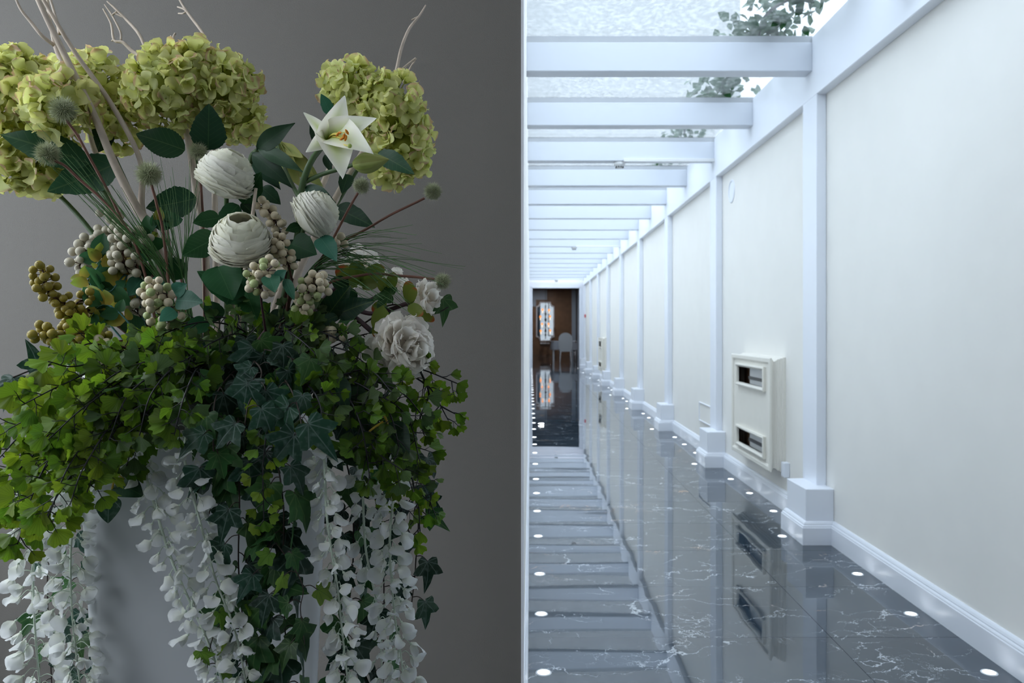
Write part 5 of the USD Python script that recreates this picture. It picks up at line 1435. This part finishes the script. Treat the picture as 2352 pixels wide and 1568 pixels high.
vine(t, [I0, (620, 1000, 1.06), (650, 1150, 1.04), (650, 1300, 1.04), (655, 1450, 1.05), (665, 1620, 1.06)], (80, 85, 95, 85, 80), 32, (M_ivy, M_ivygn, M_ivy))
vine(t, [(640, 1180, 1.045), (610, 1300, 1.04), (620, 1440, 1.04), (600, 1600, 1.05)], (85, 80, 85), 40, (M_ivy, M_ivygn, M_ivygn))
t = plant('ivy_vine', 'young lime ivy shoots among the dark vines low on the planter', 'ivy')
vine(t, [(600, 1200, 1.04), (690, 1330, 1.02), (690, 1400, 1.02), (700, 1480, 1.02)], (44, 52, 50), 42, (M_ivylime, M_ivygn), rad=1.6)
vine(t, [(560, 1380, 1.05), (500, 1440, 1.03), (480, 1500, 1.03), (476, 1540, 1.03)], (36, 42, 40), 34, (M_ivylime,), rad=1.6)
t = plant('ivy_vine', 'ivy vine down the right side behind the outer white wisteria', 'ivy')
vine(t, [(760, 900, 1.25), (880, 1000, 1.24), (955, 1150, 1.24), (955, 1290, 1.24), (945, 1390, 1.24)], (64, 66, 62, 58), 42, (M_ivy, M_ivygn), 0.7)
vine(t, [(780, 900, 1.27), (930, 1000, 1.27), (968, 1090, 1.27), (950, 1180, 1.27)], (60, 60, 55), 44, (M_ivy, M_ivy), 0.6)
t = plant('ivy_vine', 'ivy vine hanging beside the planter right edge between two wisteria strands', 'ivy')
vine(t, [(740, 900, 1.3), (800, 1080, 1.28), (812, 1250, 1.27), (800, 1420, 1.27), (790, 1620, 1.27)], (70, 70, 70), 32, (M_ivy, M_ivygn, M_ivy), 0.7)
vine(t, [(760, 900, 1.3), (850, 1100, 1.3), (880, 1300, 1.29), (880, 1600, 1.29)], (65, 65, 65), 36, (M_ivy, M_ivygn), 0.7)
t = plant('ivy_vine', 'ivy vine behind the left wisteria beside the planter', 'ivy')
vine(t, [(400, 900, 1.28), (230, 1080, 1.22), (200, 1250, 1.22), (205, 1420, 1.22), (215, 1620, 1.22)], (62, 62, 60), 34, (M_ivygn, M_ivy, M_ivygn), 0.7)
vine(t, [(400, 900, 1.28), (150, 1150, 1.24), (110, 1300, 1.24), (120, 1600, 1.24)], (60, 60, 60), 46, (M_ivygn, M_ivy), 0.7)
t = plant('ivy_vine', 'thin ivy shoot with two grey leaves sticking out at the left', 'ivy')
stem_of(t, [(430, 900, 1.25), (200, 830, 1.2), (95, 843, 1.18), (30, 866, 1.17)], [3, 2.4, 2.2, 1.8], M_vinestem, 'vine')
put(t, 'leaf', place(ivy_leaf(0.048), W(88, 845, 1.18), leaf_frame(W(76, 798, 1.16) - W(88, 845, 1.18), (1, -0.5, 0.1))), M_ivy)
put(t, 'leaf', place(ivy_leaf(0.045), W(30, 866, 1.17), leaf_frame(W(12, 905, 1.15) - W(30, 866, 1.17), (0.2, -0.6, 0.7))), M_ivy)
put(t, 'leaf', place(ivy_leaf(0.042), W(150, 835, 1.19), leaf_frame(W(140, 800, 1.18) - W(150, 835, 1.19), (0.4, -0.8, 0.3))), M_ivygn)
t = plant('ivy_vine', 'bright ivy leaves catching light beside the half open peony', 'ivy')
vine(t, [(640, 860, 1.3), (840, 740, 1.28), (900, 700, 1.27), (1000, 715, 1.26), (1030, 705, 1.26)], (80, 85, 60), 55, (M_ivygn,), 0.9, start=0.5)
vine(t, [(640, 860, 1.32), (800, 780, 1.3), (880, 760, 1.28)], (65, 70), 50, (M_ivygn, M_ivy), 0.8, start=0.3)

# ---- white wisteria
def wis(label, paths, **kw):
    t = plant('wisteria', label, 'wisteria')
    for q in paths:
        wisteria(t, q, **kw)


wis('white wisteria strand at the far left, outer one', [[(240, 1020, 1.15), (110, 1130, 1.12), (80, 1230, 1.12), (78, 1400, 1.12), (95, 1620, 1.12)]], w_px=52, step=9.5, fl_px=37)
wis('white wisteria strand left of the planter edge, inner one', [[(280, 1010, 1.14), (190, 1110, 1.1), (165, 1220, 1.09), (165, 1400, 1.09), (190, 1620, 1.09)]], w_px=54, step=9.5, fl_px=38)
wis('white wisteria strand slanting across the planter front from the upper left', [[(320, 1040, 1.07), (352, 1150, 1.04), (392, 1280, 1.03), (440, 1390, 1.03), (480, 1480, 1.03), (530, 1620, 1.04)]], w_px=40, step=11, fl_px=35)
wis('white wisteria strand beside the slanting one, nearer the ivy', [[(430, 960, 1.08), (425, 1060, 1.04), (460, 1200, 1.03), (495, 1330, 1.03), (540, 1450, 1.03), (575, 1620, 1.03)]], w_px=38, step=11, fl_px=35)
wis('white wisteria strand running down the right front edge of the planter', [[(735, 970, 1.09), (745, 1060, 1.06), (752, 1200, 1.05), (775, 1350, 1.05), (788, 1470, 1.05), (805, 1620, 1.05)]], w_px=30, step=9.5, fl_px=33)
wis('long white wisteria strand at the right, the outermost one', [[(850, 1020, 1.18), (900, 1110, 1.15), (895, 1250, 1.14), (905, 1400, 1.14), (920, 1500, 1.14), (935, 1620, 1.14)]], w_px=36, step=9.5, fl_px=35)
wis('white wisteria strand between the planter edge and the outermost one', [[(800, 1010, 1.18), (830, 1110, 1.16), (840, 1260, 1.16), (870, 1420, 1.16), (880, 1620, 1.16)]], w_px=26, step=19, fl_px=33)
wis('small tuft of white wisteria peeping out above the lime fern on the left', [[(300, 850, 1.24), (200, 820, 1.22), (180, 835, 1.22), (178, 860, 1.22)]], w_px=30, step=22.1, fl_px=29)

# ---- shrub growing over the roof outside
sb = thing('shrub', 'green climbing shrub seen blurred through the roof glass at the upper right', 'shrub', (1.45, 5.5, 3.02))
br = []
for y0, y1, x0 in ((4.0, 5.3, 1.42), (5.4, 6.4, 1.48), (6.6, 7.9, 1.46), (8.2, 9.4, 1.46)):
    br.append(tube(spline([(x0 + 0.3, y0 - 0.1, 3.03), (x0, (y0 + y1) / 2, 3.12), (x0 + 0.1, y1, 3.06)], 6), 0.01, 5))
put(sb, 'stem', join(br), M_vinestem)
ls = []
for y0, y1, x0, n in ((3.9, 5.4, 1.45, 420), (5.5, 6.5, 1.47, 160), (6.7, 7.9, 1.46, 120), (8.2, 9.4, 1.46, 90)):
    for i in range(n):
        c = np.array([x0 + R.normal(0, 0.10), R.uniform(y0, y1), 3.04 + abs(R.normal(0, 0.09))])
        m = blade(R.uniform(0.05, 0.09), 0.36, 3, 3, fold=0.2, curl=-0.3)
        ls.append(place(m, c, leaf_frame(rv3(), rv3())))
put(sb, 'foliage', join(ls), M_gnleaf, kind='stuff', label='loose mass of small leaves')

stage.GetRootLayer().subLayerPaths.append(MESHES.identifier)
